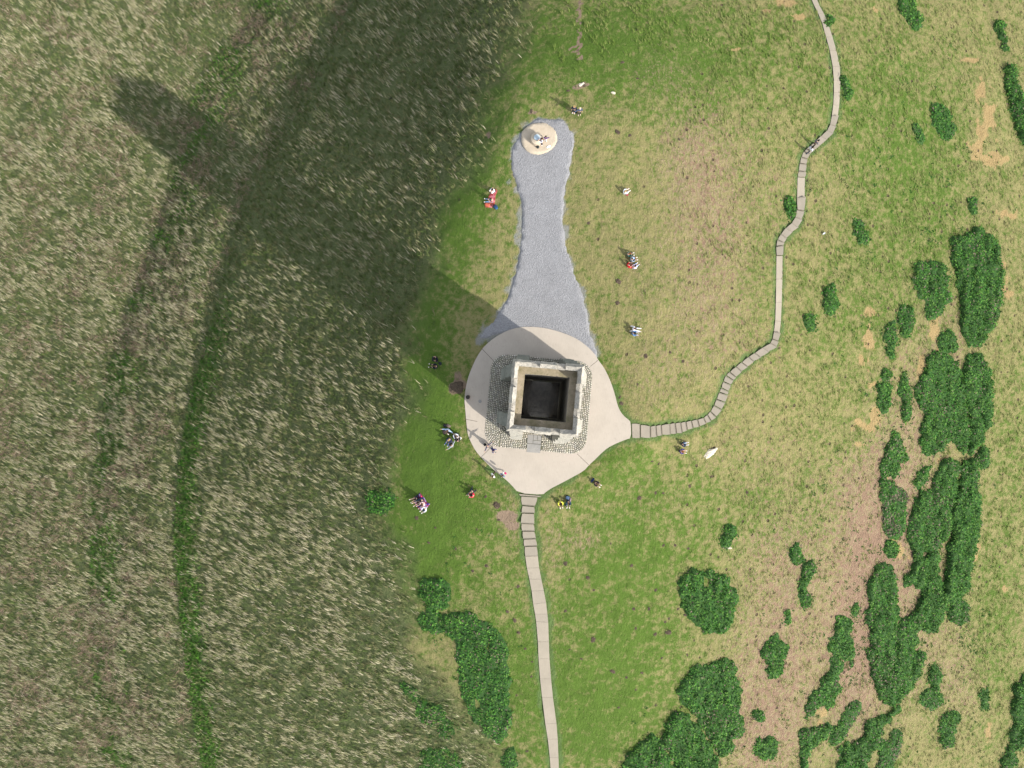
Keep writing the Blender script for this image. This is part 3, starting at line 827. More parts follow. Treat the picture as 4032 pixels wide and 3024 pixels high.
# ------------------------------------------------------------------ viewpoint table on the stone circle, and small fixtures
tx, ty = (float(q) for q in at_z(2113.5, 553, STZ))
topo = empty('viewpoint_table', (tx, ty, STZ))
tag(topo, 'round stone viewpoint table with a pale metal plate on the cream stone circle', 'viewpoint table')
drum_m = stone('cream_stone_drum', (.50, .42, .32), (.42, .35, .27), amt=.2)
bm = bmesh.new(); add_lathe(bm, [(.72, -.05), (.72, .68), (.70, .74), (.44, .92), (.42, .97)], 40); link('plinth_drum', bm_mesh('plinth_drum', bm), drum_m, topo)
pm_, nt, b = mat('pale_metal_plate', .5); N = NB(nt); b.inputs['Metallic'].default_value = .0
N.set(b.inputs['Base Color'], N.mix(N.ramp(N.noise(3, 4, .6), .4, .7), (.42, .50, .54), (.36, .44, .49)))
bm = bmesh.new(); add_lathe(bm, [(.345, .975), (.36, .985), (.36, 1.02), (.34, 1.032), (.10, 1.034)], 40); link('engraved_plate', bm_mesh('engraved_plate', bm), pm_, topo)
px_, py_ = (float(q) for q in at_z(1843, 1564, .05))
post = empty('wooden_post', (px_, py_, .045)); tag(post, 'small brown hollow-topped wooden post at the shaded edge of the pavement', 'post')
wdm, nt, b = mat('old_brown_wood', .9); N = NB(nt); N.set(b.inputs['Base Color'], N.mix(N.noise(8, 4, .6, N.scaled((1, 1, .2))), (.13, .085, .05), (.22, .15, .10)))
bm = bmesh.new(); add_lathe(bm, [(.24, 0), (.25, .1), (.23, .5), (.22, .56), (.17, .56), (.15, .3), (.02, .28)], 20); link('body', bm_mesh('post_body', bm), wdm, post)
dk, nt, b = mat('dark_rim', .8); b.inputs['Base Color'].default_value = (.05, .045, .04, 1)
bm = bmesh.new(); add_lathe(bm, [(.225, .555), (.235, .565), (.235, .60), (.175, .60), (.172, .556)], 20); link('rim', bm_mesh('post_rim', bm), dk, post)
cx_, cy_ = (float(q) for q in at_z(1890, 1580, .05))
drain = link('drain_cover', None or bpy.data.meshes.new('drain_cover')); bm = bmesh.new()
add_lathe(bm, [(.20, .0), (.20, .012), (.165, .014), (.16, .006), (.15, .006), (.145, .014), (.02, .015)], 24); bm.to_mesh(drain.data); bm.free()
drain.data.materials.append(fm); drain.location = (cx_, cy_, .046)
tag(drain, 'round grey drain cover set in the shaded concrete beside the cobbles', 'drain cover')

# ------------------------------------------------------------------ people
_cm = {}
def cloth(c, rough=.9, name=None):
    k = (tuple(c), rough)
    if k not in _cm:
        m, nt, b = mat(name or 'cloth', rough); N = NB(nt)
        N.set(b.inputs['Base Color'], N.mix(1.0, tuple(c), N.gray(N.math('MULTIPLY_ADD', N.noise(14, 4, .6), .7, .65)), 'MULTIPLY'))
        N.bump(N.noise(9, 3, .6), .5, .04, b)
        _cm[k] = m
    return _cm[k]
SKIN = (.52, .33, .24)
SKINM = cloth(SKIN, .6, 'skin')
DENIM, NAVY, BLACK, WHITE, GREY = (.16, .26, .40), (.020, .026, .060), (.012, .013, .016), (.80, .80, .80), (.22, .24, .28)
BROWNH, DARKH, BLOND, GINGER = (.10, .055, .03), (.02, .013, .01), (.45, .30, .14), (.22, .08, .03)

def skin_obj(name, V, E, Rr, m, parent, sub=1, root=0):
    me = bpy.data.meshes.new(name)
    me.from_pydata([tuple(v) for v in V], E, []); me.materials.append(m)
    o = bpy.data.objects.new(name, me); col.objects.link(o); o.parent = parent
    md = o.modifiers.new('skin', 'SKIN'); md.use_smooth_shade = True
    sv = me.skin_vertices[0].data
    seen = set()
    adj = {i: [] for i in range(len(V))}
    for a, b_ in E: adj[a].append(b_); adj[b_].append(a)
    for i in range(len(V)):
        r_ = Rr[i]; sv[i].radius = r_ if isinstance(r_, tuple) else (r_, r_)
    for i in [root] + list(range(len(V))):           # one root for each chain
        if i in seen: continue
        sv[i].use_root = True; st = [i]
        while st:
            q = st.pop()
            if q in seen: continue
            seen.add(q); st += adj[q]
    if sub: s = o.modifiers.new('smooth', 'SUBSURF'); s.levels = sub; s.render_levels = sub
    return o

# joints in metres, facing +y; (left is -x)
def pose_joints(pose, arms):
    J = {}
    def both(n, x, y, z): J[n + 'L'] = (-x, y, z); J[n + 'R'] = (x, y, z)
    if pose in ('stand', 'walk', 'bend'):
        J['pelvis'] = (0, 0, .94); J['spine'] = (0, .0, 1.15); J['chest'] = (0, .01, 1.36); J['neck'] = (0, .02, 1.50); J['head'] = (0, .05, 1.63)
        both('sh', .19, 0, 1.42); both('hip', .095, 0, .90); both('knee', .105, .03, .49); both('ank', .11, -.02, .08); both('toe', .12, .15, .035)
        both('elb', .25, -.02, 1.15); both('wri', .26, .08, .92)
        if pose == 'walk':
            J['kneeL'] = (-.1, .20, .50); J['ankL'] = (-.1, .26, .09); J['toeL'] = (-.1, .42, .06)
            J['kneeR'] = (.1, -.02, .49); J['ankR'] = (.1, -.34, .14); J['toeR'] = (.1, -.20, .04)
        if pose == 'bend':
            J['spine'] = (0, .13, 1.08); J['chest'] = (0, .30, 1.18); J['neck'] = (0, .42, 1.24); J['head'] = (0, .52, 1.27)
            both('sh', .19, .33, 1.20); both('elb', .27, .40, .98); both('wri', .22, .58, .90)
    elif pose == 'lie':
        J['pelvis'] = (0, 0, .13); J['spine'] = (0, -.2, .14); J['chest'] = (0, -.40, .15); J['neck'] = (0, -.54, .14); J['head'] = (0, -.68, .13)
        both('sh', .19, -.46, .14); both('hip', .10, .04, .12); both('knee', .13, .44, .14); both('ank', .16, .86, .08); both('toe', .20, .92, .18)
        both('elb', .30, -.25, .10); both('wri', .14, -.12, .25)
    else:
        J['pelvis'] = (0, 0, .13); J['spine'] = (0, .0, .32); J['chest'] = (0, .06, .52); J['neck'] = (0, .11, .65); J['head'] = (0, .17, .77)
        both('sh', .19, .07, .57); both('hip', .10, .05, .12)
        both('elb', .27, .20, .38); both('wri', .15, .42, .40)
        if pose == 'sit': both('knee', .14, .38, .42); both('ank', .13, .66, .08); both('toe', .14, .83, .05)
        if pose == 'legs': both('knee', .13, .46, .17); both('ank', .17, .88, .08); both('toe', .20, .95, .16)
        if pose == 'cross':
            both('knee', .36, .33, .16); J['ankL'] = (.08, .40, .08); J['ankR'] = (-.08, .50, .08); J['toeL'] = (.24, .40, .05); J['toeR'] = (-.24, .52, .05)
        if pose == 'kneel':
            both('knee', .12, .36, .07); both('ank', .12, -.06, .06); both('toe', .12, -.20, .04)
            for k in ('pelvis', 'spine', 'chest', 'neck', 'head', 'shL', 'shR', 'elbL', 'elbR', 'wriL', 'wriR', 'hipL', 'hipR'):
                x, y, z = J[k]; J[k] = (x, y, z + .10)
    zc = J['chest'][2]; yc = J['chest'][1]
    if arms == 'back': both('elb', .27, yc - .20, zc - .22); both('wri', .27, yc - .36, .05)
    if arms == 'phone': both('elb', .25, yc + .14, zc - .18); both('wri', .07, yc + .34, zc + .02)
    if arms == 'knees': both('elb', .27, yc + .16, zc - .12); both('wri', .16, yc + .40, .45)
    if arms == 'raise': J['elbR'] = (.40, yc + .08, zc + .14); J['wriR'] = (.50, yc + .12, zc + .36)
    if arms == 'point': J['elbR'] = (.46, yc + .05, zc + .03); J['wriR'] = (.72, yc + .16, zc + .06)
    if arms == 'spread': both('elb', .44, yc + .06, zc - .02); both('wri', .66, yc + .14, zc + .02)
    if arms == 'behind': both('elb', .33, yc, zc - .02); both('wri', .08, yc - .08, zc + .20)
    return J

def person(px, py, face, pose, top, legs, hair, label, arms=None, shoes=(.7, .7, .7), sleeves=True, shorts=False, hairlong=False, hat=None, scale=1.0, lift=0.0, group=None, z=None, shoulder=1.0):
    """face = direction in the picture the person faces, degrees, 0 right and 90 up"""
    x, y, zg = (float(q) for q in ground_at(px, py))
    if z is not None: x, y = (float(q) for q in at_z(px, py, z)); zg = z
    elif float(sdf(np.array([x]), np.array([y]), PAD)[0]) < 0: zg = .045
    a = R(face - 90)
    root = empty('person', (x, y, zg + lift), a); root.scale = (scale * 1.09,) * 3
    tag(root, label, 'person', group)
    J = pose_joints(pose, arms)
    # the body: one surface with head, neck, trunk, limbs, hands and fingers
    V, E, Rr, I = [], [], [], {}
    def v(n, p, r_): I[n] = len(V); V.append(Vector(p)); Rr.append(r_); return I[n]
    def e(a_, b_): E.append((I[a_], I[b_]))
    v('pelvis', J['pelvis'], (.13, .10)); v('spine', J['spine'], (.12, .09)); v('chest', J['chest'], (.145, .10)); v('neck', J['neck'], .052)
    h = Vector(J['head']); nk = Vector(J['neck']); up = (h - nk).normalized()
    v('jaw', h - up * .045 + Vector((0, .012, 0)), (.068, .072)); v('head', h + up * .03, (.078, .092)); v('crown', h + up * .095, (.055, .065))
    for q in (('pelvis', 'spine'), ('spine', 'chest'), ('chest', 'neck'), ('neck', 'jaw'), ('jaw', 'head'), ('head', 'crown')): e(*q)
    fwd = Vector((0, 1, 0)) if abs(up.y) < .8 else Vector((0, 0, 1))
    for s, sg in (('L', -1), ('R', 1)):
        v('sh' + s, J['sh' + s], .062); v('elb' + s, J['elb' + s], .042); v('wri' + s, J['wri' + s], .028)
        d_ = (Vector(J['wri' + s]) - Vector(J['elb' + s])).normalized()
        v('palm' + s, Vector(J['wri' + s]) + d_ * .07, (.040, .018))
        v('hip' + s, J['hip' + s], .092); v('knee' + s, J['knee' + s], .058); v('ank' + s, J['ank' + s], .040); v('toe' + s, J['toe' + s], (.040, .028))
        for q in (('chest', 'sh'), ('pelvis', 'hip')): E.append((I[q[0]], I[q[1] + s]))
        for q in (('sh', 'elb'), ('elb', 'wri'), ('wri', 'palm'), ('hip', 'knee'), ('knee', 'ank'), ('ank', 'toe')): e(q[0] + s, q[1] + s)
        side = d_.cross(Vector((0, 0, 1)))
        if side.length < .1: side = Vector((1, 0, 0))
        side.normalize(); pal = V[I['palm' + s]]
        nrm_ = side.cross(d_)
        for k, (off, ln) in enumerate(((-.030, .070), (-.010, .082), (.010, .076), (.029, .060))):
            a0 = len(V)
            for t, dz in ((0.015, 0), (.5, -.006), (1.0, -.022)):
                V.append(pal + side * off + d_ * (.02 + ln * t) + nrm_ * dz); Rr.append(.0088 - .002 * t)
            E.extend([(a0, a0 + 1), (a0 + 1, a0 + 2)])
        a0 = len(V)                                   # thumb, from the side of the palm near the wrist
        for off, ln in ((-.036 * sg, -.03), (-.058 * sg, .005), (-.066 * sg, .035)): V.append(pal + side * off + d_ * ln); Rr.append(.010)
        E.extend([(a0, a0 + 1), (a0 + 1, a0 + 2)])
    a0 = len(V)                                       # nose and ears
    for off in (.072, .098): V.append(h + fwd * off + up * .005); Rr.append(.015)
    E.append((a0, a0 + 1))
    for sg in (-1, 1):
        a0 = len(V)
        for t in (-.02, .02): V.append(h + Vector((sg * .082, 0, 0)) + up * t); Rr.append(.014)
        E.append((a0, a0 + 1))
    skin_obj('body', V, E, Rr, SKINM, root)
    # face: eyes and mouth
    for nm, sx_, dz, r_ in (('eye', -.032, .028, .011), ('eye', .032, .028, .011), ('mouth', 0, -.045, .016)):
        bm = bmesh.new()
        bmesh.ops.create_uvsphere(bm, u_segments=6, v_segments=4, radius=r_, matrix=Matrix.Translation(h + fwd * .076 + Vector((sx_, 0, 0)) + up * dz) @ Matrix.Diagonal((1.2, .5, .6, 1)))
        link(nm, bm_mesh(nm, bm), cloth((.10, .04, .035) if nm == 'mouth' else (.02, .02, .02), .5), root)
    # clothes
    g = .024
    tv, te, tr = [J['pelvis'], J['spine'], J['chest'], tuple(Vector(J['chest']).lerp(Vector(J['neck']), .62))], [(0, 1), (1, 2), (2, 3)], [(.148, .125), (.142, .118), (.168 * shoulder, .130), .080]
    for s in 'LR':
        i = len(tv)
        tv += [J['sh' + s], J['elb' + s] if sleeves else tuple(Vector(J['sh' + s]).lerp(Vector(J['elb' + s]), .6))]; tr += [.062 + g, .042 + g + .004]
        te += [(2, i), (i, i + 1)]
        if sleeves:
            tv.append(tuple(Vector(J['elb' + s]).lerp(Vector(J['wri' + s]), .9))); tr.append(.030 + g); te.append((i + 1, i + 2))
    skin_obj('top', tv, te, tr, cloth(top), root)
    lv, le, lr = [tuple(Vector(J['pelvis']).lerp(Vector(J['spine']), .25)), J['pelvis']], [(0, 1)], [(.142, .118), (.140, .118)]
    for s in 'LR':
        i = len(lv)
        lv += [J['hip' + s], J['knee' + s] if not shorts else tuple(Vector(J['hip' + s]).lerp(Vector(J['knee' + s]), .7))]; lr += [.092 + g * .8, .060 + g * .8]
        le += [(1, i), (i, i + 1)]
        if not shorts:
            lv.append(tuple(Vector(J['knee' + s]).lerp(Vector(J['ank' + s]), .92))); lr.append(.042 + g * .9); le.append((i + 1, i + 2))
    skin_obj('trousers' if not shorts else 'shorts', lv, le, lr, cloth(legs), root)
    for s in 'LR':
        A, T = Vector(J['ank' + s]), Vector(J['toe' + s])
        skin_obj('shoe', [A - (T - A) * .28 + Vector((0, 0, -.02)), A.lerp(T, .4) + Vector((0, 0, -.01)), T], [(0, 1), (1, 2)], [(.048, .045), (.052, .048), (.046, .034)], cloth(shoes, .6), root)
    # hair: a cap over the crown and the back of the head, longer where the photo shows it
    hb = -fwd
    hv = [h + up * .055 + hb * .018, h + up * .105 + hb * .012, h + up * .02 + hb * .045]; hr = [(.090, .100), (.066, .076), (.082, .070)]
    he = [(0, 1), (0, 2)]
    if hairlong: hv += [h - up * .09 + hb * .075, h - up * .20 + hb * .085]; hr += [(.075, .05), (.055, .035)]; he += [(2, 3), (3, 4)]
    skin_obj('hair', hv, he, hr, cloth(hair, .7), root)
    if hat is not None:
        skin_obj('hat', [h + up * .07, h + up * .125, h + up * .075 + fwd * .11], [(0, 1), (0, 2)], [(.104, .112), (.078, .086), (.07, .018)], cloth(hat), root)
    return root

def bag(name, px, py, size, c, label, cat, face=0.0, z=None, lift=0.0, flap=None, group=None, soft=.3):
    """soft bag or bundle: a sagging body, a front pocket and two straps"""
    x, y, zg = (float(q) for q in ground_at(px, py))
    if z is not None: x, y = (float(q) for q in at_z(px, py, z)); zg = z
    r_ = empty(name, (x, y, zg + lift - .01), R(face)); tag(r_, label, cat, group)
    sx, sy, sz = size
    bm = bmesh.new(); bmesh.ops.create_cube(bm, size=1)
    bmesh.ops.subdivide_edges(bm, edges=bm.edges[:], cuts=4, use_grid_fill=True)
    for v_ in bm.verts:
        p = v_.co * 2
        l = max(abs(p.x), abs(p.y), abs(p.z)); q = p.lerp(p.normalized() * l * 1.18, .45)
        n_ = mnoise.noise(q * 1.7 + Vector((px, py, 0))) * soft * .35
        v_.co = Vector((q.x * sx / 2 * (1 + n_), q.y * sy / 2 * (1 + n_), (q.z * .5 + .5) * sz * (1 + n_ * .8)))
    link('bag_body', bm_mesh('bag_body', bm, True), cloth(c), r_)
    bm = bmesh.new()
    add_box(bm, (0, -sy * .50, sz * .42), (sx * .62, sy * .22, sz * .46), bevel=min(.03, sy * .08))
    link('pocket', bm_mesh('pocket', bm), cloth(flap or tuple(k * .7 + .01 for k in c)), r_)
    for s in (-1, 1):
        vs = [(s * sx * .26, sy * .45, sz * (.15 + .2 * k) + (.03 if k in (1, 2) else 0)) for k in range(5)]
        vs = [(a, b_ + .05 * math.sin(k / 4 * math.pi), c_) for k, (a, b_, c_) in enumerate(vs)]
        skin_obj('strap', vs, [(k, k + 1) for k in range(4)], [(.022, .012)] * 5, cloth(tuple(k * .6 for k in c)), r_, sub=0)
    return r_

def cloth_heap(name, px, py, L, W, Hh, c, label, cat, face=0.0, seed=0):
    """a dropped garment: one crumpled skin of cloth"""
    x, y, zg = (float(q) for q in ground_at(px, py))
    bm = bmesh.new(); bmesh.ops.create_icosphere(bm, subdivisions=3, radius=1)
    for v_ in bm.verts:
        n_ = mnoise.fractal(v_.co * 1.6 + Vector((seed * 3.1, seed, 0)), .8, 2, 3)
        v_.co = Vector((v_.co.x * L / 2 * (1 + .35 * n_), v_.co.y * W / 2 * (1 + .35 * n_), max(-.02, v_.co.z * Hh * (1 + .5 * n_))))
    o = link(name, bm_mesh(name, bm, True), cloth(c)); o.location = (x, y, zg); o.rotation_euler = (0, 0, R(face))
    return tag(o, label, cat)

def blanket(px_poly, label, pal, ang):
    a = np.array(px_poly); x, y, z = ground_at(a[:, 0], a[:, 1])
    poly = densify(np.stack([x, y], -1), .12)
    m, nt, b = mat('patterned_blanket', .95); N = NB(nt)
    ck = N.n('ShaderNodeTexVoronoi'); N.set(ck.inputs['Vector'], N.scaled((1, 1, 0), ang)); ck.inputs['Scale'].default_value = 4.5
    s_ = N.sep(ck.outputs['Color'])
    c = N.mix(N.ramp(s_[0], .45, .5), pal[0], pal[1]); c = N.mix(N.ramp(s_[1], .72, .76), c, pal[2])
    N.set(b.inputs['Base Color'], c)
    o = sheet('picnic_blanket', poly, .2, lambda u, v_: hz(u, v_) + .03 + .02 * vnoise(u, v_, 3), .04, m)
    if 'kind' in o: del o['kind']
    return tag(o, label, 'blanket')

def Z(ox, oy, s, x, y): return ox + x / s, oy + y / s
# -- pair by the gravel, on a red blanket
q = lambda x, y: Z(1880, 720, 13.825, x, y)
blanket([q(*p) for p in ((790,400),(1000,320),(1085,440),(985,700),(930,1230),(780,1350),(420,1330),(380,1120),(600,1050),(590,760))], 'red and pink picnic blanket under two people beside the gravel path', ((.26, .045, .05), (.36, .10, .07), (.40, .14, .16)), .4)
person(*q(790, 570), 75, 'cross', WHITE, (.10, .06, .06), DARKH, 'person in a white top with dark hair sitting on the red blanket', arms='phone')
person(*q(830, 1000), 175, 'legs', (.42, .07, .10), DENIM, BROWNH, 'person in a pink top and blue jeans sitting on the red blanket', arms='phone', sleeves=False)
bag('bag', *q(540, 1215), (.55, .38, .24), (.42, .10, .06), 'salmon red bag lying on the red blanket next to the jeans', 'bag', -20)
bag('backpack', *q(990, 1330), (.42, .46, .30), (.02, .05, .11), 'dark blue backpack with a bright blue side beyond the red blanket', 'backpack', 40, flap=(.03, .16, .40))
# -- picnic group left of the pavement
q = lambda x, y: Z(1720, 1650, 13.825, x, y)
person(*q(640, 560), 250, 'cross', (.36, .48, .64), (.06, .045, .04), BROWNH, 'person in a pale blue shirt sitting at the top of the picnic group', arms='spread')
bag('backpack', *q(440, 350), (.34, .34, .28), BLACK, 'black backpack behind the person in the pale blue shirt', 'backpack', 30)
cloth_heap('coat', *q(640, 370), .55, .36, .16, (.15, .115, .10), 'brown coat lying above the pale blue shirt in the picnic group', 'coat', -35, 1)
cloth_heap('jacket', *q(420, 690), .45, .55, .20, (.05, .035, .035), 'dark brown jacket lying left of the pale blue shirt', 'jacket', 0, 2)
person(*q(740, 1060), 238, 'legs', NAVY, (.10, .20, .36), BLOND, 'person in a navy sweater and blue jeans stretched out amid the picnic group', arms='knees')
person(*q(1000, 830), 300, 'cross', (.50, .55, .58), (.03, .03, .05), DARKH, 'person in a pale grey top sitting behind the navy sweater', arms='knees')
bag('shoulder_bag', *q(1130, 815), (.26, .30, .2), (.02, .02, .02), 'black shoulder bag beside the pale grey top in the picnic group', 'bag', 60)
person(*q(1170, 1190), 95, 'cross', BLACK, (.72, .72, .70), DARKH, 'person in a black top with pale trousers sitting nearest the pavement', arms='knees')
person(*q(870, 1450), 140, 'cross', (.24, .25, .27), (.10, .10, .11), BROWNH, 'person in a grey jacket sitting at the bottom of the picnic group', arms='spread')
# -- patterned blanket at lower left
q = lambda x, y: Z(1600, 1920, 13.825, x, y)
blanket([q(*p) for p in ((640,380),(740,270),(980,560),(1110,790),(1290,880),(1180,1040),(980,1230),(700,1190),(560,1010),(430,760),(420,520))], 'purple and red patterned picnic blanket lower left of the pavement', ((.045, .03, .16), (.22, .03, .07), (.30, .22, .42)), .7)
person(*q(620, 540), 205, 'legs', (.018, .03, .04), (.015, .02, .03), DARKH, 'person in dark clothes with bare legs at the top of the purple blanket', arms='back', shorts=True)
person(*q(760, 720), 208, 'legs', (.03, .075, .085), (.02, .03, .05), DARKH, 'person in a dark teal top sitting amid the purple blanket', arms='knees', shorts=True)
person(*q(900, 640), 210, 'sit', (.03, .05, .08), NAVY, DARKH, 'person in navy sitting near the right edge of the purple blanket', arms='knees')
person(*q(980, 820), 215, 'legs', (.80, .52, .52), (.12, .03, .06), BROWNH, 'person in a pale pink top with bare legs on the purple blanket', arms='knees', shorts=True)
person(*q(1070, 1090), 222, 'sit', WHITE, (.12, .19, .33), DARKH, 'person in a bright white top sitting at the bottom of the purple blanket', arms='knees')
cloth_heap('scarf', *q(820, 470), .30, .26, .08, (.65, .06, .14), 'bright red and pink scarf bundled on the purple blanket', 'scarf', 30, 4)
# -- group of five right of the gravel
q = lambda x, y: Z(2420, 970, 13.825, x, y)
person(*q(680, 500), 12, 'sit', (.015, .105, .085), (.03, .035, .04), GINGER, 'person in a dark green hooded top sitting at the head of a group', arms='phone', shoulder=1.2)
person(*q(860, 770), 15, 'sit', (.20, .245, .30), (.03, .03, .04), BROWNH, 'person in a grey hooded top and pale blue cap sitting next to the green top', arms='knees', hat=(.35, .45, .66))
person(*q(990, 1190), 40, 'sit', (.66, .60, .76), (.30, .42, .62), DARKH, 'person in a lilac white shirt and pale jeans sitting below the grey top', arms='phone')
person(*q(700, 1080), 20, 'cross', (.62, .012, .02), (.45, .012, .02), BROWNH, 'person in a bright red top leaning over beside the lilac shirt', arms='knees', sleeves=False)
# -- pair in the tower's shadow
q = lambda x, y: Z(1660, 1380, 16.59, x, y)
person(*q(880, 430), 275, 'cross', (.018, .024, .036), (.03, .03, .035), DARKH, 'person in a dark jacket reading in the tower shadow', arms='phone')
person(*q(1020, 1060), 172, 'legs', (.010, .016, .022), BLACK, BROWNH, 'person in black with white shoes sitting in the tower shadow', arms='knees', shoes=(.8, .85, .85))
bag('shoulder_bag', *q(1010, 690), (.24, .22, .2), BLACK, 'black bag with a pale strap between the pair in shadow', 'bag', 20, flap=(.30, .36, .34))
cloth_heap('jacket', *q(1220, 860), .50, .34, .12, (.02, .026, .032), 'black jacket spread behind the person with white shoes', 'jacket', -20, 6)
# -- two walkers on the stepped path
q = lambda x, y: Z(3130, 520, 13.825, x, y)
person(*q(940, 760), 35, 'walk', (.17, .155, .165), BLACK, DARKH, 'walker in a grey coat ahead on the stepped path', scale=1.02)
person(*q(640, 1120), 38, 'walk', (.66, .68, .74), (.03, .045, .07), DARKH, 'walker in a white jacket following on the stepped path', hairlong=True)
# -- couple standing beyond the viewpoint table
q = lambda x, y: Z(2230, 390, 16.59, x, y)
person(*q(470, 900), 250, 'stand', (.018, .024, .060), (.02, .024, .04), BLOND, 'person in navy with white shoes standing beyond the stone circle', shoes=(.8, .8, .8))
person(*q(830, 1020), 285, 'stand', (.045, .065, .11), (.05, .045, .04), (.62, .52, .42), 'person in a blue jacket pointing with an outstretched arm', arms='point', shoes=(.7, .7, .5))
bag('shoulder_bag', *q(630, 870), (.26, .22, .30), BLACK, 'black bag on the grass between the standing couple', 'bag', 10)
# -- two sitting by the east steps
q = lambda x, y: Z(2640, 1710, 11.06, x, y)
person(*q(470, 430), 5, 'sit', (.022, .030, .05), (.34, .46, .60), NAVY, 'person in a dark hood and pale jeans sitting below the stepped path', arms='knees')
person(*q(390, 720), 350, 'sit', (.055, .045, .16), (.65, .55, .50), GINGER, 'person in purple with dark red hair sitting below the stepped path', arms='knees', shorts=True)
# -- on the pavement
q = lambda x, y: Z(1880, 1700, 18.433, x, y)
person(*q(790, 970), 320, 'stand', (.075, .065, .10), (.10, .095, .10), (.45, .30, .24), 'person with outspread arms standing on the pavement by the cobbles', arms='spread')
bag('backpack', *q(555, 930), (.33, .22, .46), BLACK, 'black backpack standing on the pavement behind the outspread arms', 'backpack', 55, z=.045)
person(*q(1060, 1170), 318, 'bend', (.055, .05, .12), (.10, .17, .27), (.42, .34, .29), 'person bending forward on the pavement with a green-brimmed hat', arms=None, hat=(.40, .36, .32), scale=.92)
q = lambda x, y: Z(1920, 1830, 22.12, x, y)
person(*q(520, 830), 215, 'walk', WHITE, (.05, .03, .03), BROWNH, 'walker with brown hair and white sleeves on the grass edge', hairlong=True, shoes=(.1, .1, .1))
person(*q(1340, 800), 230, 'walk', (.12, .18, .27), (.62, .64, .66), BROWNH, 'walker in a blue jacket beside a pink backpack', shoes=(.12, .12, .12))
x_, y_ = (float(k) for k in at_z(1986, 1863, 1.2))
bp = bag('backpack', 1990.0, 1862.5, (.30, .17, .40), (.62, .02, .13), 'bright pink backpack carried on the walker in the blue jacket', 'backpack', 140, z=1.05)
# -- pair lower left of the pavement
q = lambda x, y: Z(1820, 1900, 20.74, x, y)
person(*q(880, 600), 230, 'legs', (.018, .026, .035), (.04, .045, .06), (.30, .22, .15), 'person in dark clothes leaning beside a red top', arms='back', shoes=BLACK)
person(*q(930, 1030), 160, 'cross', (.68, .015, .05), (.65, .02, .06), DARKH, 'person in a bright red top sitting beside dark clothes', arms='knees', sleeves=False)
# -- pair right of the south path
q = lambda x, y: Z(2170, 1920, 18.433, x, y)
person(*q(640, 980), 282, 'sit', (.62, .62, .07), (.07, .025, .03), DARKH, 'person in a lemon yellow jacket crouching right of the south path', arms='knees')
person(*q(1230, 960), 270, 'sit', (.02, .045, .07), (.03, .055, .085), BROWNH, 'person in dark blue sitting next to the yellow jacket', arms='knees')
bag('backpack', *q(1180, 720), (.42, .40, .30), (.07, .115, .19), 'slate blue backpack behind the person in dark blue', 'backpack', -10)
cloth_heap('coat', *q(1350, 900), .34, .75, .14, (.20, .14, .17), 'mauve coat lying beside the slate blue backpack', 'coat', -8, 8)
cloth_heap('cap', *q(1060, 1240), .24, .24, .14, (.02, .035, .06), 'dark navy cap on the grass in front of the yellow jacket pair', 'cap', 0, 9)
# -- single sitters
q = lambda x, y: Z(2300, 1860, 20.74, x, y)
person(*q(860, 800), 325, 'sit', BLACK, (.10, .07, .07), BROWNH, 'person in a black top sitting right of the pavement with a blue jacket behind', arms='knees')
cloth_heap('jacket', *q(680, 640), .55, .26, .16, (.02, .035, .11), 'dark blue jacket behind the lone sitter in black', 'jacket', 55, 11)
q = lambda x, y: Z(2420, 710, 16.59, x, y)
person(*q(590, 880), 35, 'sit', WHITE, (.55, .55, .55), BLOND, 'person in a bright white hooded top with blonde hair sitting alone', arms='knees', hairlong=True, shoulder=1.15)
bag('pouch', *q(820, 955), (.22, .12, .10), (.40, .01, .07), 'small crimson pouch beside the lone white hooded top', 'pouch', 10)
q = lambda x, y: Z(2450, 1260, 20.74, x, y)
person(*q(850, 740), 352, 'legs', (.72, .70, .74), (.70, .70, .72), BROWNH, 'person in white clothes sitting beside a denim jacket', arms='back')
person(*q(800, 1110), 355, 'sit', (.09, .17, .32), (.16, .25, .36), DARKH, 'person in a denim jacket sitting beside white clothes', arms='knees', shoes=(.06, .05, .08))
# -- at the viewpoint table
q = lambda x, y: Z(2020, 470, 11.06, x, y)
person(*q(1410, 960), 70, 'stand', (.10, .045, .19), (.60, .58, .56), DARKH, 'child in a purple coat raising an arm beside the viewpoint table', arms='raise', z=STZ, scale=.78)
person(*q(1255, 1085), 190, 'stand', (.58, .55, .60), (.03, .03, .05), BROWNH, 'person in a white top standing at the viewpoint table', z=STZ, arms='phone')
bag('shoulder_bag', *q(1085, 1225), (.30, .22, .34), (.025, .03, .03), 'black bag on the cream stone circle below the viewpoint table', 'bag', 45, z=STZ)
cloth_heap('paper_map', *q(1540, 1200), .55, .22, .05, (.85, .85, .85), 'white sheet lying on the cream stone circle', 'sheet', 30, 13).location.z = STZ + .01

# ------------------------------------------------------------------ grass: blades as real faces
def leafmat(name, trans=.25, rough=.85):
    m, nt, b = mat(name, rough); N = NB(nt)
    c = N.attr('tint').outputs['Color']
    N.set(b.inputs['Base Color'], c)
    t = nt.nodes.new('ShaderNodeBsdfTranslucent'); nt.links.new(c, t.inputs['Color'])
    mx = nt.nodes.new('ShaderNodeMixShader'); mx.inputs[0].default_value = trans
    nt.links.new(b.outputs[0], mx.inputs[1]); nt.links.new(t.outputs[0], mx.inputs[2])
    nt.links.new(mx.outputs[0], nt.nodes['Material Output'].inputs[0])
    return m
grass_m = leafmat('grass_blades', .3)
leaf_m = leafmat('nettle_leaves', .2, .75)

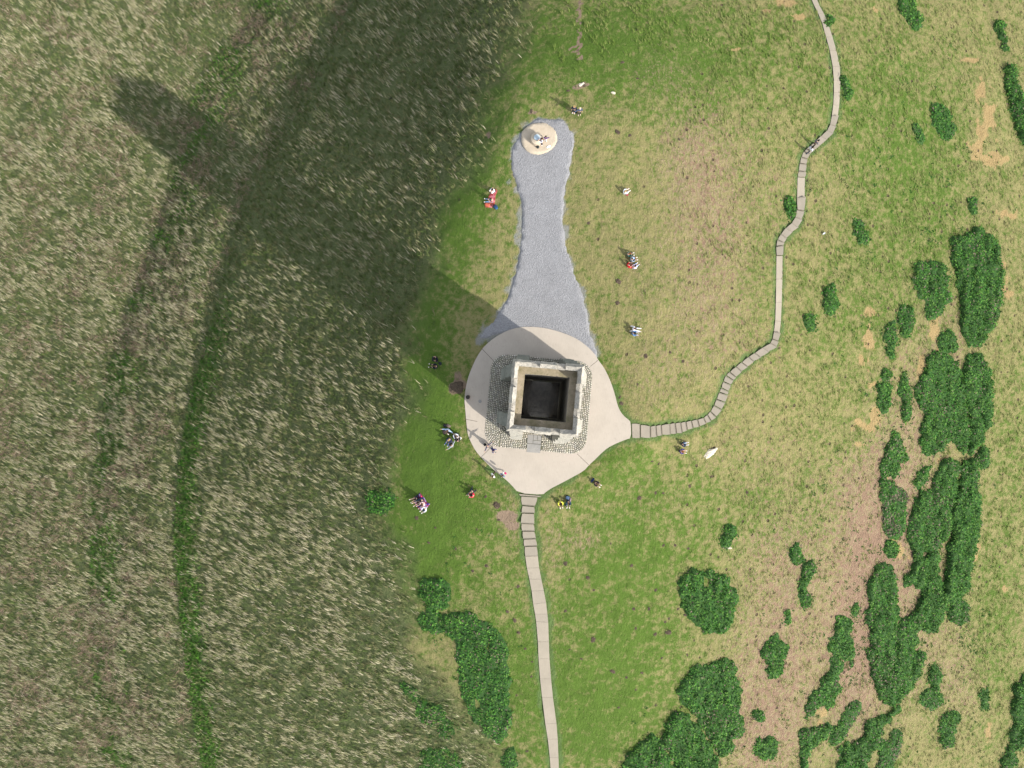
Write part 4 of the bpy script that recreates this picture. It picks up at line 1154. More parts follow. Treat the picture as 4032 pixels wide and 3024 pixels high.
def blades(P, n, lean, leanr, up, ln, wd, spread, colf, lenvar=.35):
    """n blades at each base P (k,3); lean = (k,2) or (2,) common lean; colf(k,n)->(k,n,3)"""
    k = len(P)
    if k == 0: return np.zeros((0, 3)), np.zeros((0, 4), int), np.zeros((0, 3), int), np.zeros((0, 3))
    th = rng.uniform(0, 2 * np.pi, (k, n)); rr_ = np.sqrt(rng.random((k, n))) * spread
    base = P[:, None, :] + np.stack([rr_ * np.cos(th), rr_ * np.sin(th), np.zeros((k, n))], -1)
    base[..., 2] = hz(base[..., 0], base[..., 1]) - .02
    lean = np.broadcast_to(np.asarray(lean, float).reshape(-1, 1, 2), (k, n, 2))
    d = np.concatenate([lean + rng.normal(0, leanr, (k, n, 2)), np.full((k, n, 1), up) + rng.uniform(-.15, .2, (k, n, 1))], -1)
    d[..., 2] = np.maximum(d[..., 2], .12)
    d /= np.linalg.norm(d, axis=-1, keepdims=True)
    L = ln * (1 + rng.uniform(-lenvar, lenvar, (k, n, 1)))
    w = np.cross(d, np.array((0, 0, 1.0))); w /= np.linalg.norm(w, axis=-1, keepdims=True) + 1e-6
    tw = rng.normal(0, .35, (k, n, 1)); w = w + tw * np.cross(w, d)
    w = w * wd * (1 + rng.uniform(-.3, .3, (k, n, 1))) / 2
    mid = base + d * L * .55
    bend = np.concatenate([lean * .5, np.full((k, n, 1), -.35)], -1)
    tip = mid + (d + bend * .7) * L * .45
    V = np.stack([base - w * .8, base + w * .8, mid + w, mid - w, tip], 2).reshape(-1, 3)
    i = np.arange(k * n) * 5
    q = np.stack([i, i + 1, i + 2, i + 3], -1); t = np.stack([i + 3, i + 2, i + 4], -1)
    c = np.repeat(colf(k, n).reshape(-1, 3), 5, 0)
    return V, q, t, c

def join(L):
    V, Q, T, C_ = [], [], [], []; o = 0
    for v, q, t, c in L:
        V.append(v); Q.append(q + o); T.append(t + o); C_.append(c); o += len(v)
    return np.concatenate(V), np.concatenate(Q), np.concatenate(T), np.concatenate(C_)

def pal(cols, var=.22):
    cols = np.array(cols)
    def f(k, n):
        a = cols[rng.integers(0, len(cols), k)][:, None, :] * np.ones((1, n, 1))
        return a * (1 + rng.uniform(-var, var, (k, 1, 1))) * (1 + rng.uniform(-var * .6, var * .6, (k, n, 1)))
    return f

def scatter(n, dens):
    """points over the part of the hill the camera sees (with a margin), kept with probability dens(x,y,px,py)"""
    x = rng.uniform(GX0 + 2, GX1 - 2, n); y = rng.uniform(GY0 + 2, GY1 - 3, n); z = hz(x, y)
    px, py = to_px(x, y, z); px /= D; py /= D
    ok = (px > -130) & (px < 2340) & (py > -130) & (py < 1790)
    x, y, z, px, py = x[ok], y[ok], z[ok], px[ok], py[ok]
    p = np.clip(dens(x, y, px, py), 0, 1)
    ok = rng.random(len(x)) < p
    return np.stack([x, y, z], -1)[ok], px[ok], py[ok]

AREA = (GX1 - GX0 - 4) * (GY1 - GY0 - 5)
def lmask(x, y, px, py): return long_mask(px, py, vnoise(x, y, .22, 3) - .5)
def off_paving(x, y):
    m = (sdf(x, y, PAD) > .12) & (sdf(x, y, GRAV) > .2) & (sdf(x, y, STONE) > .1)
    return m & (sdf(x, y, pairs_poly(EAST3)) > .08) & (sdf(x, y, pairs_poly(SOUTH3)) > .08)
def terr(x, y, L, a, b_):
    d_, _ = seg_dist(x, y, L, signed=True)
    return sstep(-b_, -b_ * .5, d_ + (vnoise(x, y, .5, 2) - .5) * 1.5) * sstep(a, -a, d_)
LEAN = np.array((-.52, .42))
STRAW = [(.40, .36, .22), (.32, .31, .17), (.48, .43, .30), (.24, .25, .12)]
GRN = [(.095, .135, .038), (.14, .16, .06), (.075, .11, .03), (.19, .18, .085)]
LUSH = [(.085, .21, .025), (.12, .25, .04), (.06, .15, .025)]

# long tussocks of the left-hand slope: green undergrowth, then straw-coloured flowering clumps
def d_long(x, y, px, py): return lmask(x, y, px, py) * off_paving(x, y)
P, px, py = scatter(int(AREA * 6), lambda *a: d_long(*a) * (.35 + .9 * vnoise(a[0], a[1], .5, 2)))
und = blades(P, 6, LEAN * .9, .30, .65, .45, .045, .20, pal(GRN, .3), .5)
clump = lambda x, y: sstep(.38, .66, vnoise((x * -.78 + y * .63) * .55, x * .63 + y * .78, 1.5, 3)) * (.30 + .85 * sstep(.28, .66, vnoise(x, y + 30, .20, 4)))
def d_straw(x, y, px, py):
    nr = sstep(0, 130, rim(py) - px)                     # fewer near the mown edge
    tB, tA = terr(x, y, LB, .3, 5.5), terr(x, y, LA, .4, 8.0)
    return d_long(x, y, px, py) * clump(x, y) * (1 - .55 * sstep(1050, 450, py) * sstep(330, 480, px)) * (.25 + .75 * nr) * (1 - .85 * tB) * (1 - .35 * tA)
P, px, py = scatter(int(AREA * 17), d_straw)
straw = blades(P, 3, LEAN, .13, .42, .66, .032, .07, pal(STRAW, .3), .6)
# fresh green growth along the terraces, and dead brown stems on the broad one
P, px, py = scatter(int(AREA * 9), lambda x, y, px, py: d_long(x, y, px, py) * terr(x, y, LB, .25, 5.6) * sstep(520, 900, py) * (.4 + .8 * vnoise(x, y, .6)))
lushb = blades(P, 7, LEAN * .3, .45, .8, .36, .075, .18, pal(LUSH))
P, px, py = scatter(int(AREA * 6), lambda x, y, px, py: d_long(x, y, px, py) * terr(x, y, LA, .3, 9.0) * sstep(.42, .58, vnoise(x + 3, y + 7, .3, 3)))
lusha = blades(P, 6, LEAN * .3, .45, .8, .36, .07, .18, pal(LUSH))
P, px, py = scatter(int(AREA * 5), lambda x, y, px, py: d_long(x, y, px, py) * np.maximum(terr(x, y, LA, .1, 9.0), .6 * terr(x, y, LB, -1.5, 6.0)) * sstep(.48, .40, vnoise(x + 3, y + 7, .3, 3)))
stems = blades(P, 8, (.05, -.25), .5, .30, .75, .035, .3, pal([(.30, .215, .15), (.24, .17, .12), (.36, .27, .19)]))
V, Q, T, C_ = join([und, straw, lushb, lusha, stems])
tag(link('long_grass', np_mesh('long_grass', V, T, Q, {'tint': C_}), grass_m), kind='stuff')

# shorter tussocks of the sunny right-hand slope and the top end
def d_right(x, y, px, py):
    r_ = np.maximum(sstep(1420, 1600, px + (vnoise(x, y, .22, 3) - .5) * 220), sstep(190, 60, py) * sstep(1120, 1400, px))
    sand_ = np.zeros_like(px)
    for cx, cy, rx, ry in SANDS: sand_ = np.maximum(sand_, sstep(1.2, .5, np.hypot((px - cx) / rx, (py - cy) / ry)))
    return r_ * (1 - lmask(x, y, px, py)) * off_paving(x, y) * (1 - sand_)
P, px, py = scatter(int(AREA * 4.0), lambda x, y, px, py: d_right(x, y, px, py) * sstep(.36, .56, vnoise(x, y, .9, 2)))
gr = np.clip(blobs(GREENS, px, py) * .9 + .48 + (vnoise(P[:, 0], P[:, 1], .3, 3) - .5) * 1.5 - blobs(DRYS, px, py) * .6, 0, 1)
cA, cB = np.array((.30, .27, .125)), np.array((.120, .185, .032))
def c_right(k, n):
    t = np.clip(gr[:, None] + rng.normal(0, .2, (k, n)), 0, 1)[..., None]
    return (cA * (1 - t) + cB * t) * (1 + rng.uniform(-.22, .22, (k, n, 1)))
rt = blades(P, 6, (-.22, .50), .20, .42, .40, .045, .14, c_right, .5)
# thin tufts in the mown turf
P, px, py = scatter(int(AREA * 4.5), lambda x, y, px, py: (1 - lmask(x, y, px, py)) * (1 - d_right(x, y, px, py)) * off_paving(x, y) * sstep(.48, .62, vnoise(x, y, .8, 2)) * (px < 1600))
gr = np.clip(blobs(GREENS, px, py) + .3 + (vnoise(P[:, 0], P[:, 1], .3, 3) - .5) * 1.2 - blobs(DRYS, px, py) * .6, 0, 1)
cA, cB = np.array((.27, .245, .115)), np.array((.09, .17, .03))
mt = blades(P, 5, (-.1, .15), .45, .45, .13, .038, .14, c_right)
# dark low weeds straggling round the nettles
WEEDB = [(1960,850,110,420,.9),(1880,1450,150,220,.9),(2080,1450,70,200,.6),(1950,350,120,200,.35),(2100,600,60,200,.3),(1480,1560,120,110,.5),(1000,1420,80,180,.5),(1800,1100,90,150,.4)]
P, px, py = scatter(int(AREA * 3.0), lambda x, y, px, py: blobs(WEEDB, px, py) * sstep(.52, .68, vnoise(x + 70, y, .45, 4)) * off_paving(x, y))
wd_ = blades(P, 7, (-.05, .1), .75, .45, .24, .085, .2, pal([(.040, .120, .022), (.055, .145, .03), (.028, .09, .018)]))
V, Q, T, C_ = join([rt, mt, wd_])
tag(link('short_grass', np_mesh('short_grass', V, T, Q, {'tint': C_}), grass_m), kind='stuff')

# ------------------------------------------------------------------ nettle patches, each a thing of its own
mound_m, nt, b = mat('nettle_undergrowth', .95); N = NB(nt)
N.set(b.inputs['Base Color'], N.mix(N.noise(4, 4, .7), (.020, .055, .012), (.045, .095, .026)))
NETG = [(.038, .122, .016), (.056, .150, .020), (.024, .088, .014), (.085, .178, .028)]
def nettles(polypx, label, h=.75, dens=46, dead=.03, cols=NETG, gaps=.0):
    a = np.array(polypx, float)
    x, y, z = ground_at(a[:, 0], a[:, 1])
    pl = smooth_loop(np.stack([x, y], -1), 1)
    if ((pl[:, 0] * np.roll(pl[:, 1], -1)) - (np.roll(pl[:, 0], -1) * pl[:, 1])).sum() < 0: pl = pl[::-1]
    pl = np.array(densify(pl, .25))
    nrm = np.roll(pl, -1, 0) - np.roll(pl, 1, 0); nrm = np.stack([nrm[:, 1], -nrm[:, 0]], -1) / (np.hypot(nrm[:, 0], nrm[:, 1])[:, None] + 1e-6)
    pl = pl + nrm * ((vnoise(pl[:, 0], pl[:, 1], .7, 4) - .5) * 1.3 + (vnoise(pl[:, 0], pl[:, 1], 2.3, 2) - .5) * 1.0 + .30)[:, None]
    try: v, f = cdt([tuple(p) for p in pl], .42)
    except Exception: return None
    if not f: return None
    F = np.array(f)
    def height(x, y):
        d_ = np.minimum(-sdf(x, y, pl), 3.0)
        hh = h * .95 * sstep(-.1, .5, d_) * (.10 + 1.5 * vnoise(x * 1.5, y * .6, 1.1, 3))
        return np.maximum(hh, 0) * (1 if gaps == 0 else sstep(gaps - .12, gaps + .05, .55 * vnoise((x + 50) * 1.9, y * .5, .8, 2) + .45 * vnoise(x + 50, y, .5, 2)))
    mz = height(v[:, 0], v[:, 1]) * .72
    c0 = (v[:, 0].mean(), v[:, 1].mean()); zc = float(hz(*c0))
    MV = np.stack([v[:, 0] - c0[0], v[:, 1] - c0[1], hz(v[:, 0], v[:, 1]) + mz - .05 - zc], -1)
    ar = np.cross(MV[F[:, 1]] - MV[F[:, 0]], MV[F[:, 2]] - MV[F[:, 0]])
    F[ar[:, 2] < 0] = F[ar[:, 2] < 0][:, ::-1]
    root = empty('nettle_patch', (c0[0], c0[1], zc)); tag(root, label, 'nettles')
    link('undergrowth', np_mesh('undergrowth', MV, tris=F, smooth=True), mound_m, root)
    x0, y0 = pl.min(0) - .2; x1, y1 = pl.max(0) + .2
    n = int((x1 - x0) * (y1 - y0) * dens * .8)
    X, Y = rng.uniform(x0, x1, n), rng.uniform(y0, y1, n)
    ok = sdf(X, Y, pl) < np.abs(rng.normal(0, .22, n)); X, Y = X[ok], Y[ok]
    hh = height(X, Y); ok = (hh > .08) | (rng.random(len(X)) < (.3 if gaps == 0 else 0)); X, Y, hh = X[ok], Y[ok], hh[ok]; k = len(X)
    base = np.stack([X - c0[0], Y - c0[1], hz(X, Y) - zc + np.maximum(hh, .06) * rng.uniform(.55, 1.3, k)], -1)
    th = rng.uniform(0, 2 * np.pi, k); tilt = rng.normal(-.1, .38, k)
    d = np.stack([np.cos(th) * np.cos(tilt), np.sin(th) * np.cos(tilt), np.sin(tilt)], -1)
    w = np.cross(d, np.stack([rng.normal(0, .35, k), rng.normal(0, .35, k), np.ones(k)], -1)); w /= np.linalg.norm(w, axis=-1, keepdims=True)
    L = rng.uniform(.17, .40, (k, 1)); wd = L * .30
    LV = np.stack([base - d * L * .5, base + w * wd - d * L * .1, base + d * L * .5 - np.array((0, 0, .03)), base - w * wd - d * L * .1], 1).reshape(-1, 3)
    i = np.arange(k) * 4
    tone = np.array(cols)[rng.integers(0, len(cols), k)] * (1 + rng.uniform(-.25, .25, (k, 1))) * (.62 + .95 * vnoise(X * 1.3, Y * .8, 1.1, 3))[:, None]
    dd = rng.random(k) < dead * (1 + 3 * (vnoise(X, Y, .35, 2) > .62)); tone[dd] = np.array((.16, .13, .09))
    link('leaves', np_mesh('leaves', LV, quads=np.stack([i, i + 1, i + 2, i + 3], -1), colors={'tint': np.repeat(tone, 4, 0)}), leaf_m, root)
    return root
S, Tt, U, V3, V2, W1 = RG(3024, 2016), RG(3024, 1008), RG(3024, 0), RG(2016, 2016), RG(1008, 2016), RG(1008, 1008)
PATCHES = [
 (V3((1105,395),(1180,385),(1250,390),(1320,405),(1405,405),(1400,470),(1425,490),(1440,560),(1440,650),(1400,720),(1340,770),(1270,765),(1200,720),(1150,650),(1100,590),(1090,500)), 'large rounded dark green nettle patch standing alone on bright turf', .85, 46, .03, 0),
 (V3((1220,990),(1320,1000),(1370,965),(1450,1000),(1440,1080),(1490,1160),(1480,1300),(1490,1400),(1480,1440),(1420,1480),(1440,1560),(1350,1580),(1310,1480),(1260,1420),(1200,1320),(1150,1280),(1090,1230),(1080,1150),(1100,1100),(1160,1050)), 'long nettle patch with bare gaps above a narrow trodden track', .8, 46, .05, .33),
 (V3((980,1410),(1010,1350),(1060,1310),(1140,1315),(1180,1380),(1230,1430),(1270,1480),(1300,1560),(1330,1659),(1330,1760),(1090,1760),(1080,1659),(1030,1600),(990,1500)), 'domed nettle patch between the trodden track and another dome at the lower edge', .95, 46, .03, 0),
 (V3((690,1700),(710,1659),(760,1570),(820,1510),(890,1460),(950,1460),(985,1510),(1010,1580),(1040,1659),(1060,1760),(680,1760)), 'domed nettle patch at the lower edge nearest the south path', .9, 46, .03, 0),
 (V3((1380,110),(1440,90),(1440,150),(1420,220),(1385,225),(1360,180)), 'small upright nettle patch alone on dry turf above the large rounded patch', .6, 46, .02, 0),
 (V3((1570,1510),(1620,1460),(1700,1450),(1720,1540),(1680,1600),(1610,1600),(1575,1570)), 'small nettle patch right of the trodden track on brown turf', .6, 46, .03, 0),
 (V3((1570,1300),(1600,1285),(1625,1300),(1615,1350),(1585,1365),(1568,1340)), 'tiny nettle clump on brown turf right of the patch with bare gaps', .5, 46, .03, 0),
 (S((-20,900),(0,850),(45,790),(70,830),(120,870),(115,920),(80,960),(90,1000),(60,1060),(20,1060),(0,1040),(-15,960)), 'ragged nettle patch in the middle of the dry brown turf', .65, 46, .03, 0),
 (S((150,240),(185,190),(215,250),(205,320),(160,335),(140,290)), 'small oval nettle patch with a pale twig on dry turf', .6, 46, .05, 0),
 (S((230,350),(280,330),(315,380),(265,420),(265,500),(275,580),(240,615),(205,600),(205,520),(220,430)), 'narrow curved nettle patch below the one with a pale twig', .55, 46, .05, 0),
 (S((545,620),(570,585),(590,610),(570,655),(550,660)), 'tiny lone nettle clump on bare brown ground left of the long thicket', .45, 46, .03, 0),
 (S((100,650),(125,630),(145,680),(130,725),(105,700)), 'tiny nettle clump below the narrow curved patch', .45, 46, .03, 0),
 (S((430,740),(460,690),(510,680),(535,720),(520,800),(550,830),(555,920),(545,1000),(520,960),(480,950),(430,920),(400,890),(420,810)), 'ragged tall nettle patch thinning downwards on the dry slope', .65, 46, .05, .30),
 (S((410,960),(470,970),(480,1030),(440,1070),(450,1150),(440,1220),(400,1280),(350,1260),(300,1300),(240,1340),(240,1280),(290,1190),(340,1150),(350,1080),(390,1060)), 'straggling nettle patch running diagonally above a sandy scrape', .6, 42, .07, .34),
 (S((205,1430),(240,1400),(310,1400),(400,1380),(390,1450),(300,1500),(260,1560),(250,1659),(240,1760),(205,1740),(215,1659),(200,1540)), 'hooked nettle patch at the lower edge below a sandy scrape', .75, 46, .06, 0),
 (S((500,1280),(560,1230),(610,1215),(600,1290),(560,1350),(520,1400),(460,1500),(420,1490),(410,1420),(470,1380)), 'sparse slanting nettle patch right of a sandy scrape', .55, 38, .10, .36),
 (S((640,1350),(760,1310),(840,1255),(850,1290),(790,1340),(730,1420),(740,1500),(700,1540),(650,1560),(640,1659),(640,1760),(440,1760),(440,1659),(490,1500),(570,1500),(620,1450)), 'large curved nettle thicket reaching the lower edge of the slope', .8, 46, .04, 0),
 (S((700,1640),(760,1480),(830,1420),(860,1500),(830,1600),(800,1659),(790,1740),(690,1740)), 'patchy grey green nettles beside the large curved thicket', .55, 36, .16, .38),
 (S((720,325),(790,330),(805,420),(830,520),(820,650),(830,760),(900,700),(960,640),(990,560),(1000,620),(985,740),(950,820),(945,900),(1000,920),(990,1040),(930,1130),(880,1190),(830,1250),(760,1240),(720,1190),(690,1120),(680,1050),(650,980),(660,860),(690,760),(645,710),(660,600),(650,500),(690,400)), 'broad nettle thicket with fallen grey twigs on the lower right slope', .9, 46, .06, 0),
 (S((940,330),(1000,270),(1100,250),(1110,330),(1100,420),(1130,520),(1140,620),(1120,720),(1070,790),(1000,760),(990,700),(1010,600),(1000,520),(980,460),(930,430),(890,500),(880,440),(930,370)), 'nettle thicket between the twig strewn thicket and a dark hollow line', .9, 46, .03, 0),
 (Tt((1250,1330),(1310,1300),(1350,1340),(1340,1450),(1370,1550),(1360,1659)) + S((1370,20),(1360,120),(1330,260),(1310,380),(1300,480),(1260,540),(1200,560),(1150,660),(1135,540),(1150,420),(1170,280),(1190,130),(1200,0)) + Tt((1230,1550),(1240,1440)), 'long smooth nettle ridge with a dark hollow line along one side', 1.1, 46, .02, 0),
 (Tt((730,1440),(790,1460),(850,1500),(900,1560),(900,1659)) + S((900,10),(880,80),(870,150),(830,190),(790,160),(735,70),(750,0)) + Tt((720,1560),), 'greyish nettle thicket with bleached stems left of a bare sandy strip', .75, 44, .14, .22),
 (Tt((1100,1400),(1140,1310),(1240,1340),(1230,1430),(1200,1560),(1180,1659)) + S((1190,30),(1180,120),(1130,230),(1040,260),(960,310),(920,250),(900,160),(910,60)) + Tt((930,1659),(960,1560),(1060,1510)), 'wide nettle thicket above a sandy hollow on the right slope', .85, 46, .05, 0),
 (S((760,220),(800,195),(830,210),(830,290),(790,310),(760,290)), 'small round nettle clump left of a sandy hollow', .6, 46, .03, 0),
 (S((1170,600),(1230,560),(1300,600),(1300,690),(1230,720),(1180,690)), 'round nettle patch ringed by dead brown stalks', .6, 42, .12, 0),
 (S((1055,1010),(1095,1010),(1105,1130),(1070,1145),(1055,1100)), 'slim upright nettle patch right of the broad thicket', .6, 46, .03, 0),
 (S((1130,1300),(1200,1280),(1240,1330),(1200,1420),(1170,1520),(1130,1520),(1120,1400)), 'slender bright nettle patch in rough grass near the lower right corner', .6, 46, .04, 0),
 (S((1380,1160),(1430,1150),(1420,1260),(1380,1270),(1365,1210)), 'faint oval nettle patch in rough grass by the right border', .45, 36, .05, 0),
 (S((1590,1180),(1620,1100),(1659,1060),(1720,1080),(1720,1480),(1659,1480),(1600,1560),(1580,1400),(1590,1280)), 'dark nettle bank cut off by the right border of the slope', 1.0, 46, .03, 0),
 (S((1550,1520),(1590,1510),(1580,1659),(1580,1740),(1500,1740),(1510,1659),(1530,1590)), 'narrow nettle bank in the lower right corner', .8, 46, .03, 0),
 (S((960,1200),(1020,1150),(1120,1160),(1130,1250),(1050,1280),(980,1260)), 'thin mixed nettles below the broad twig strewn thicket', .45, 36, .12, .40),
 (Tt((375,190),(420,170),(455,200),(450,330),(410,400),(370,360),(360,290)), 'upright oval nettle patch right of the straight path', .7, 46, .04, 0),
 (Tt((245,390),(275,375),(298,410),(285,465),(262,465),(245,430)), 'small nettle clump below the upright oval patch', .5, 46, .03, 0),
 (Tt((860,350),(920,330),(940,380),(930,460),(900,530),(860,500),(850,430)), 'soft oval nettle patch left of the large thicket', .55, 46, .03, 0),
 (Tt((780,440),(825,420),(835,520),(820,640),(790,650),(765,580),(745,510)), 'narrow bright nettle patch next to an orange sandy scar', .55, 46, .03, 0),
 (Tt((960,60),(1060,40),(1140,60),(1170,180),(1180,280),(1130,330),(1060,420),(1030,380),(1020,290),(970,240),(950,130)), 'nettle thicket left of an orange sandy streak', .75, 44, .06, .20),
 (Tt((1190,20),) + U((1190,1540),(1240,1560),(1290,1520),(1370,1470),(1450,1530),(1490,1659)) + Tt((1500,100),(1500,250),(1490,380),(1440,430),(1430,480),(1400,560),(1310,590),(1270,500),(1250,420),(1260,280),(1230,140)), 'largest dark nettle thicket right of an orange sandy streak', 1.0, 46, .03, 0),
 (Tt((1130,500),(1190,480),(1240,560),(1220,620),(1140,640),(1100,610)), 'small bridging nettle patch below an orange sandy streak', .6, 44, .05, .2),
 (Tt((1050,640),(1120,620),(1230,700),(1250,760),(1270,860),(1280,960),(1300,1100),(1290,1250),(1260,1290),(1190,1180),(1100,1260),(1010,1290),(980,1180),(1000,1050),(980,960),(950,880),(1000,760)), 'big lumpy nettle thicket around a bright orange scrape', .85, 46, .05, .12),
 (Tt((1280,650),(1370,630),(1410,720),(1440,850),(1440,1020),(1420,1150),(1340,1230),(1320,1290),(1290,1290),(1310,1120),(1280,950),(1260,820),(1260,720)), 'smooth bright nettle bank right of the lumpy thicket', .9, 46, .02, 0),
 (Tt((870,750),(900,760),(915,900),(920,1000),(910,1090),(870,1080),(870,960),(860,850)), 'tall thin nettle strip left of the lumpy thicket', .55, 46, .03, 0),
 (Tt((720,830),(770,840),(780,920),(760,1000),(735,1010),(710,900)), 'small nettle patch enclosed by pale orange sandy scars', .55, 46, .03, 0),
 (Tt((740,760),(790,755),(780,800),(735,805)), 'tiny nettle clump above the pale orange sandy scars', .4, 46, .03, 0),
 (Tt((790,1150),(810,1120),(850,1180),(900,1260),(900,1340),(830,1330),(860,1400),(800,1450),(740,1410),(740,1340),(780,1240)), 'pointed nettle patch beside bare brown earth', .65, 46, .05, .15),
 (Tt((960,1430),(1000,1360),(1060,1350),(1040,1440),(990,1500),(950,1490)), 'small leaning nettle patch between bare brown earth and wide thicket', .6, 46, .04, 0),
 (Tt((1350,1290),(1400,1210),(1435,1270),(1420,1340),(1370,1360)), 'round nettle knoll right of the long smooth ridge', .7, 46, .03, 0),
 (U((830,30),(850,0),(850,-80),(930,-80),(940,60),(1000,130),(990,190),(940,180),(880,100)), 'dark nettle streak at the upper border right of the path', .6, 44, .03, .12),
 (U((365,120),(400,100),(425,140),(400,180),(375,160)), 'small nettle clump against the path near the upper border', .6, 46, .02, 0),
 (U((480,510),(520,520),(535,620),(510,655),(480,600)), 'nettle clump against the outer bend of the path', .65, 46, .02, 0),
 (U((1040,680),(1150,680),(1200,780),(1210,900),(1140,900),(1090,820)), 'soft slanting nettle patch in the open upper right grass', .5, 42, .03, .22),
 (U((940,820),(980,800),(1010,880),(1000,950),(960,910)), 'faint small nettle patch left of the soft slanting one', .4, 40, .03, .25),
 (U((120,1270),(150,1300),(175,1400),(150,1440),(125,1380)), 'nettle clump against the inner bend of the path', .6, 46, .02, 0),
 (U((545,1440),(610,1430),(635,1520),(640,1580),(600,1590),(550,1520)), 'thin pale nettle patch in the grass right of the inner path bend', .45, 40, .06, .28),
 (U((1470,140),(1530,150),(1550,260),(1540,340),(1500,300)), 'nettle bank along the upper right hollow', .7, 44, .03, .1),
 (U((1540,420),(1580,400),(1600,520),(1650,620),(1720,760),(1720,940),(1640,930),(1600,760),(1560,640),(1540,560)), 'long dark nettle bank beside the upper right hollow', .8, 46, .03, 0),
 (U((1290,1300),(1340,1290),(1360,1370),(1310,1390)), 'faint nettle clump above the largest dark thicket', .45, 40, .03, .2),
 (V2((1075,450),(1150,435),(1240,450),(1250,540),(1240,620),(1150,640),(1090,600),(1070,520)), 'squarish nettle patch between long straw grass and mown turf', .6, 44, .04, .12),
 (V2((1240,700),(1340,650),(1420,690),(1500,740),(1580,800),(1630,890),(1640,1000),(1650,1200),(1640,1350),(1600,1480),(1500,1450),(1430,1380),(1380,1280),(1330,1150),(1320,1000),(1290,850)), 'long crescent of nettles along the mown turf left of the south path', .42, 36, .05, .36),
 (V2((1060,640),(1240,640),(1250,720),(1270,800),(1180,790),(1060,720)), 'ragged nettles just below the squarish patch', .5, 38, .05, .33),
 (V2((950,1100),(1020,1130),(1060,1220),(1180,1250),(1260,1350),(1280,1430),(1220,1460),(1130,1380),(1060,1340),(1060,1240),(970,1190)), 'bright straggling nettles inside the long straw grass', .5, 38, .05, .33),
 (V2((1060,1560),(1200,1530),(1350,1560),(1340,1659),(1340,1740),(1080,1740),(1080,1659)), 'spreading low nettles at the lower edge inside straw grass', .45, 36, .05, .38),
 (V2((1600,1570),(1659,1540),(1690,1560),(1680,1640),(1640,1680),(1600,1640)), 'small nettle patch left of the south path at the lower edge', .5, 44, .04, .1),
 (W1((710,1540),(780,1500),(850,1510),(890,1560),(880,1620),(820,1650),(740,1640),(705,1590)), 'lone round nettle patch in the grass left of the purple blanket', .55, 44, .03, 0),
]
for poly, label, h, dens, dead, gaps in PATCHES:
    if gaps == 0 and len(poly) > 10: gaps = .31
    nettles(poly, label, h, dens, dead, gaps=gaps)

# ------------------------------------------------------------------ rocks, molehills and other things on the turf
rock_m = stone('pale_rock', (.60, .53, .42), (.50, .45, .36), amt=.25)
def rock(px, py, L, W, Hh, rz, seed, m, name='rock'):
    x, y, z = (float(q) for q in ground_at(px, py))
    bm = bmesh.new(); bmesh.ops.create_icosphere(bm, subdivisions=3, radius=1)
    for v_ in bm.verts:
        n_ = mnoise.fractal(v_.co * 1.3 + Vector((seed * 5.1, 0, seed)), .7, 2.2, 4)
        v_.co = Vector((v_.co.x * L / 2 * (1 + .45 * n_), v_.co.y * W / 2 * (1 + .45 * n_), v_.co.z * Hh * (1 + .4 * n_)))
    o = link(name, bm_mesh(name, bm), m); o.location = (x, y, z); o.rotation_euler = (0, 0, R(rz)); return o
tag(rock(2795, 1784, 1.75, .80, .22, 33, 2, rock_m), 'pale jagged limestone rock bedded in the turf right of the two lone sitters', 'rock')
dirt_m, nt, b = mat('crumbly_earth', .95); N = NB(nt)
N.set(b.inputs['Base Color'], N.mix(N.ramp(N.noise(7, 4, .7), .35, .65), (.045, .034, .024), (.115, .085, .058))); N.bump(N.noise(16, 4, .7), .9, .04, b)
tag(rock(1797, 1526, 1.55, 1.5, .24, 0, 5, dirt_m, 'earth_mound'), 'dark burrowed earth mound in worn ground left of the pavement', 'earth mound')
mown = lambda *p: [V3(k)[0] for k in p]
MOLE = [(q, r_) for q, r_ in zip(V3((1007,780),(527,825),(650,1030),(1075,627),(885,627),(990,712),(1015,690),(1120,665),(930,505),(785,625),(350,640),(490,425),(772,345),(345,330),(1055,215),(980,215),(1135,925),(690,1265),(800,1150),(925,790),(800,755),(450,950),(375,890),(930,1250),(130,970),(127,1065),(45,785),(20,700),(30,1185),(85,885),(1180,835),(840,1040),(970,945),(740,1070),(95,1550),(640,205),(1140,235),(530,505)),
        (.55,.42,.45,.22,.25,.22,.22,.28,.24,.30,.22,.26,.26,.28,.24,.24,.24,.20,.18,.28,.22,.22,.18,.20,.20,.20,.20,.22,.20,.20,.18,.25,.22,.22,.28,.16,.24,.18))]
MOLE += [((1560 + a / 2.765, 1900 + c / 2.765), r_) for a, c, r_ in ((1095,245,.48),(230,385,.30),(650,718,.22),(988,905,.30),(835,955,.28),(355,650,.22),(1325,1130,.26),(1290,1497,.34),(1335,1630,.30),(1845,880,.34),(2085,1030,.32),(975,152,.22),(1210,1400,.26),(430,490,.2),(880,512,.2),(1112,405,.24),(1845,1395,.24))]
MOLE += [((2016 + a / 1.6458, 1008 + c / 1.6458), r_) for a, c, r_ in ((690,165,.42),(683,305,.30),(865,647,.32),(1023,625,.22),(812,833,.20),(710,955,.30),(700,915,.24),(1105,680,.26),(822,1568,.36),(930,1535,.22),(978,1535,.20),(1290,1430,.22),(1520,1530,.30),(1545,1585,.26),(1150,1490,.26),(905,1330,.22),(950,1345,.22))]
MOLE += [((2016 + a / 1.6458, 0 + c / 1.6458), r_) for a, c, r_ in ((683,855,.40),(760,880,.30),(465,552,.40),(365,588,.28),(125,720,.34),(815,510,.24),(810,195,.26),(1083,905,.24),(715,405,.30),(495,1445,.24))]
m0 = None
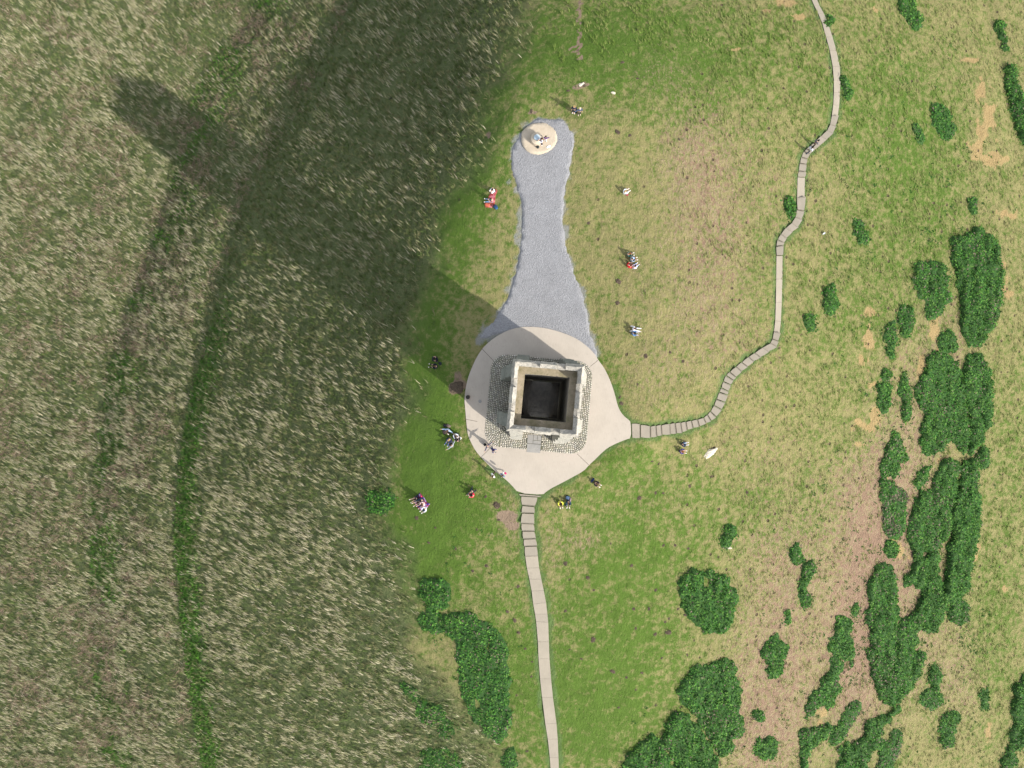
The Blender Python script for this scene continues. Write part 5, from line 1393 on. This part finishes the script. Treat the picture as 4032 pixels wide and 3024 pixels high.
for i, ((px, py), r_) in enumerate(MOLE):
    x, y, z = (float(q) for q in ground_at(px, py))
    if m0 is None:
        m0 = rock(px, py, 1.0, .86, .30, 0, 21, dirt_m, 'molehill'); o = m0
    else:
        o = m0.copy(); col.objects.link(o)
    o.location = (x, y, z - .01); k_ = random.uniform(.55, 1.0); o.scale = (r_ * 1.9, r_ * 1.9 * k_, r_ * .9); o.rotation_euler = (0, 0, i * 1.3)
    tag(o, 'small dark molehill of crumbled earth on the turf around the tower', 'molehill', 'molehills and scrapes in the turf')
# pale stones and a scrap or two
for i, (px, py, s_, lab) in enumerate(((2880, 1790, .0, ''),)):
    pass
tag(rock(1540, 390, .5, .4, .25, 20, 31, cloth(BLACK), 'stone'), 'small black stone in the shaded long grass of the upper left slope', 'stone')
tag(rock(2290, 333, .75, .35, .14, 20, 33, rock_m, 'stone'), 'pale flat stone on the turf beyond the standing couple', 'stone')
tag(rock(2415, 366, .55, .32, .12, -10, 35, rock_m, 'stone'), 'small pale stone on the turf right of the standing couple', 'stone')
tag(rock(2870, 2157, .75, .30, .10, 0, 37, rock_m, 'stone'), 'thin pale stone at the foot of the small upright nettle patch', 'stone')
# a gull on the right-hand slope
gx_, gy_, gz_ = (float(q) for q in ground_at(3241, 921))
gull = empty('gull', (gx_, gy_, gz_), R(120)); tag(gull, 'white gull with grey wings standing on the grass right of the path', 'bird')
skin_obj('body', [(0, -.24, .20), (0, -.10, .21), (0, .06, .23), (0, .15, .29), (0, .19, .35), (0, .28, .345), (.04, .02, .12), (.04, .02, .01), (.04, .06, .01), (-.04, .02, .12), (-.04, .02, .01), (-.04, .06, .01)],
         [(0, 1), (1, 2), (2, 3), (3, 4), (4, 5), (2, 6), (6, 7), (7, 8), (2, 9), (9, 10), (10, 11)], [.02, .07, .085, .05, .045, .012, .014, .010, .010, .014, .010, .010], cloth(WHITE), gull, root=2)
for s in (-1, 1):
    skin_obj('wing', [(s * .07, .10, .26), (s * .09, -.05, .255), (s * .05, -.28, .23)], [(0, 1), (1, 2)], [(.04, .05), (.03, .06), (.015, .02)], cloth((.30, .32, .36)), gull)
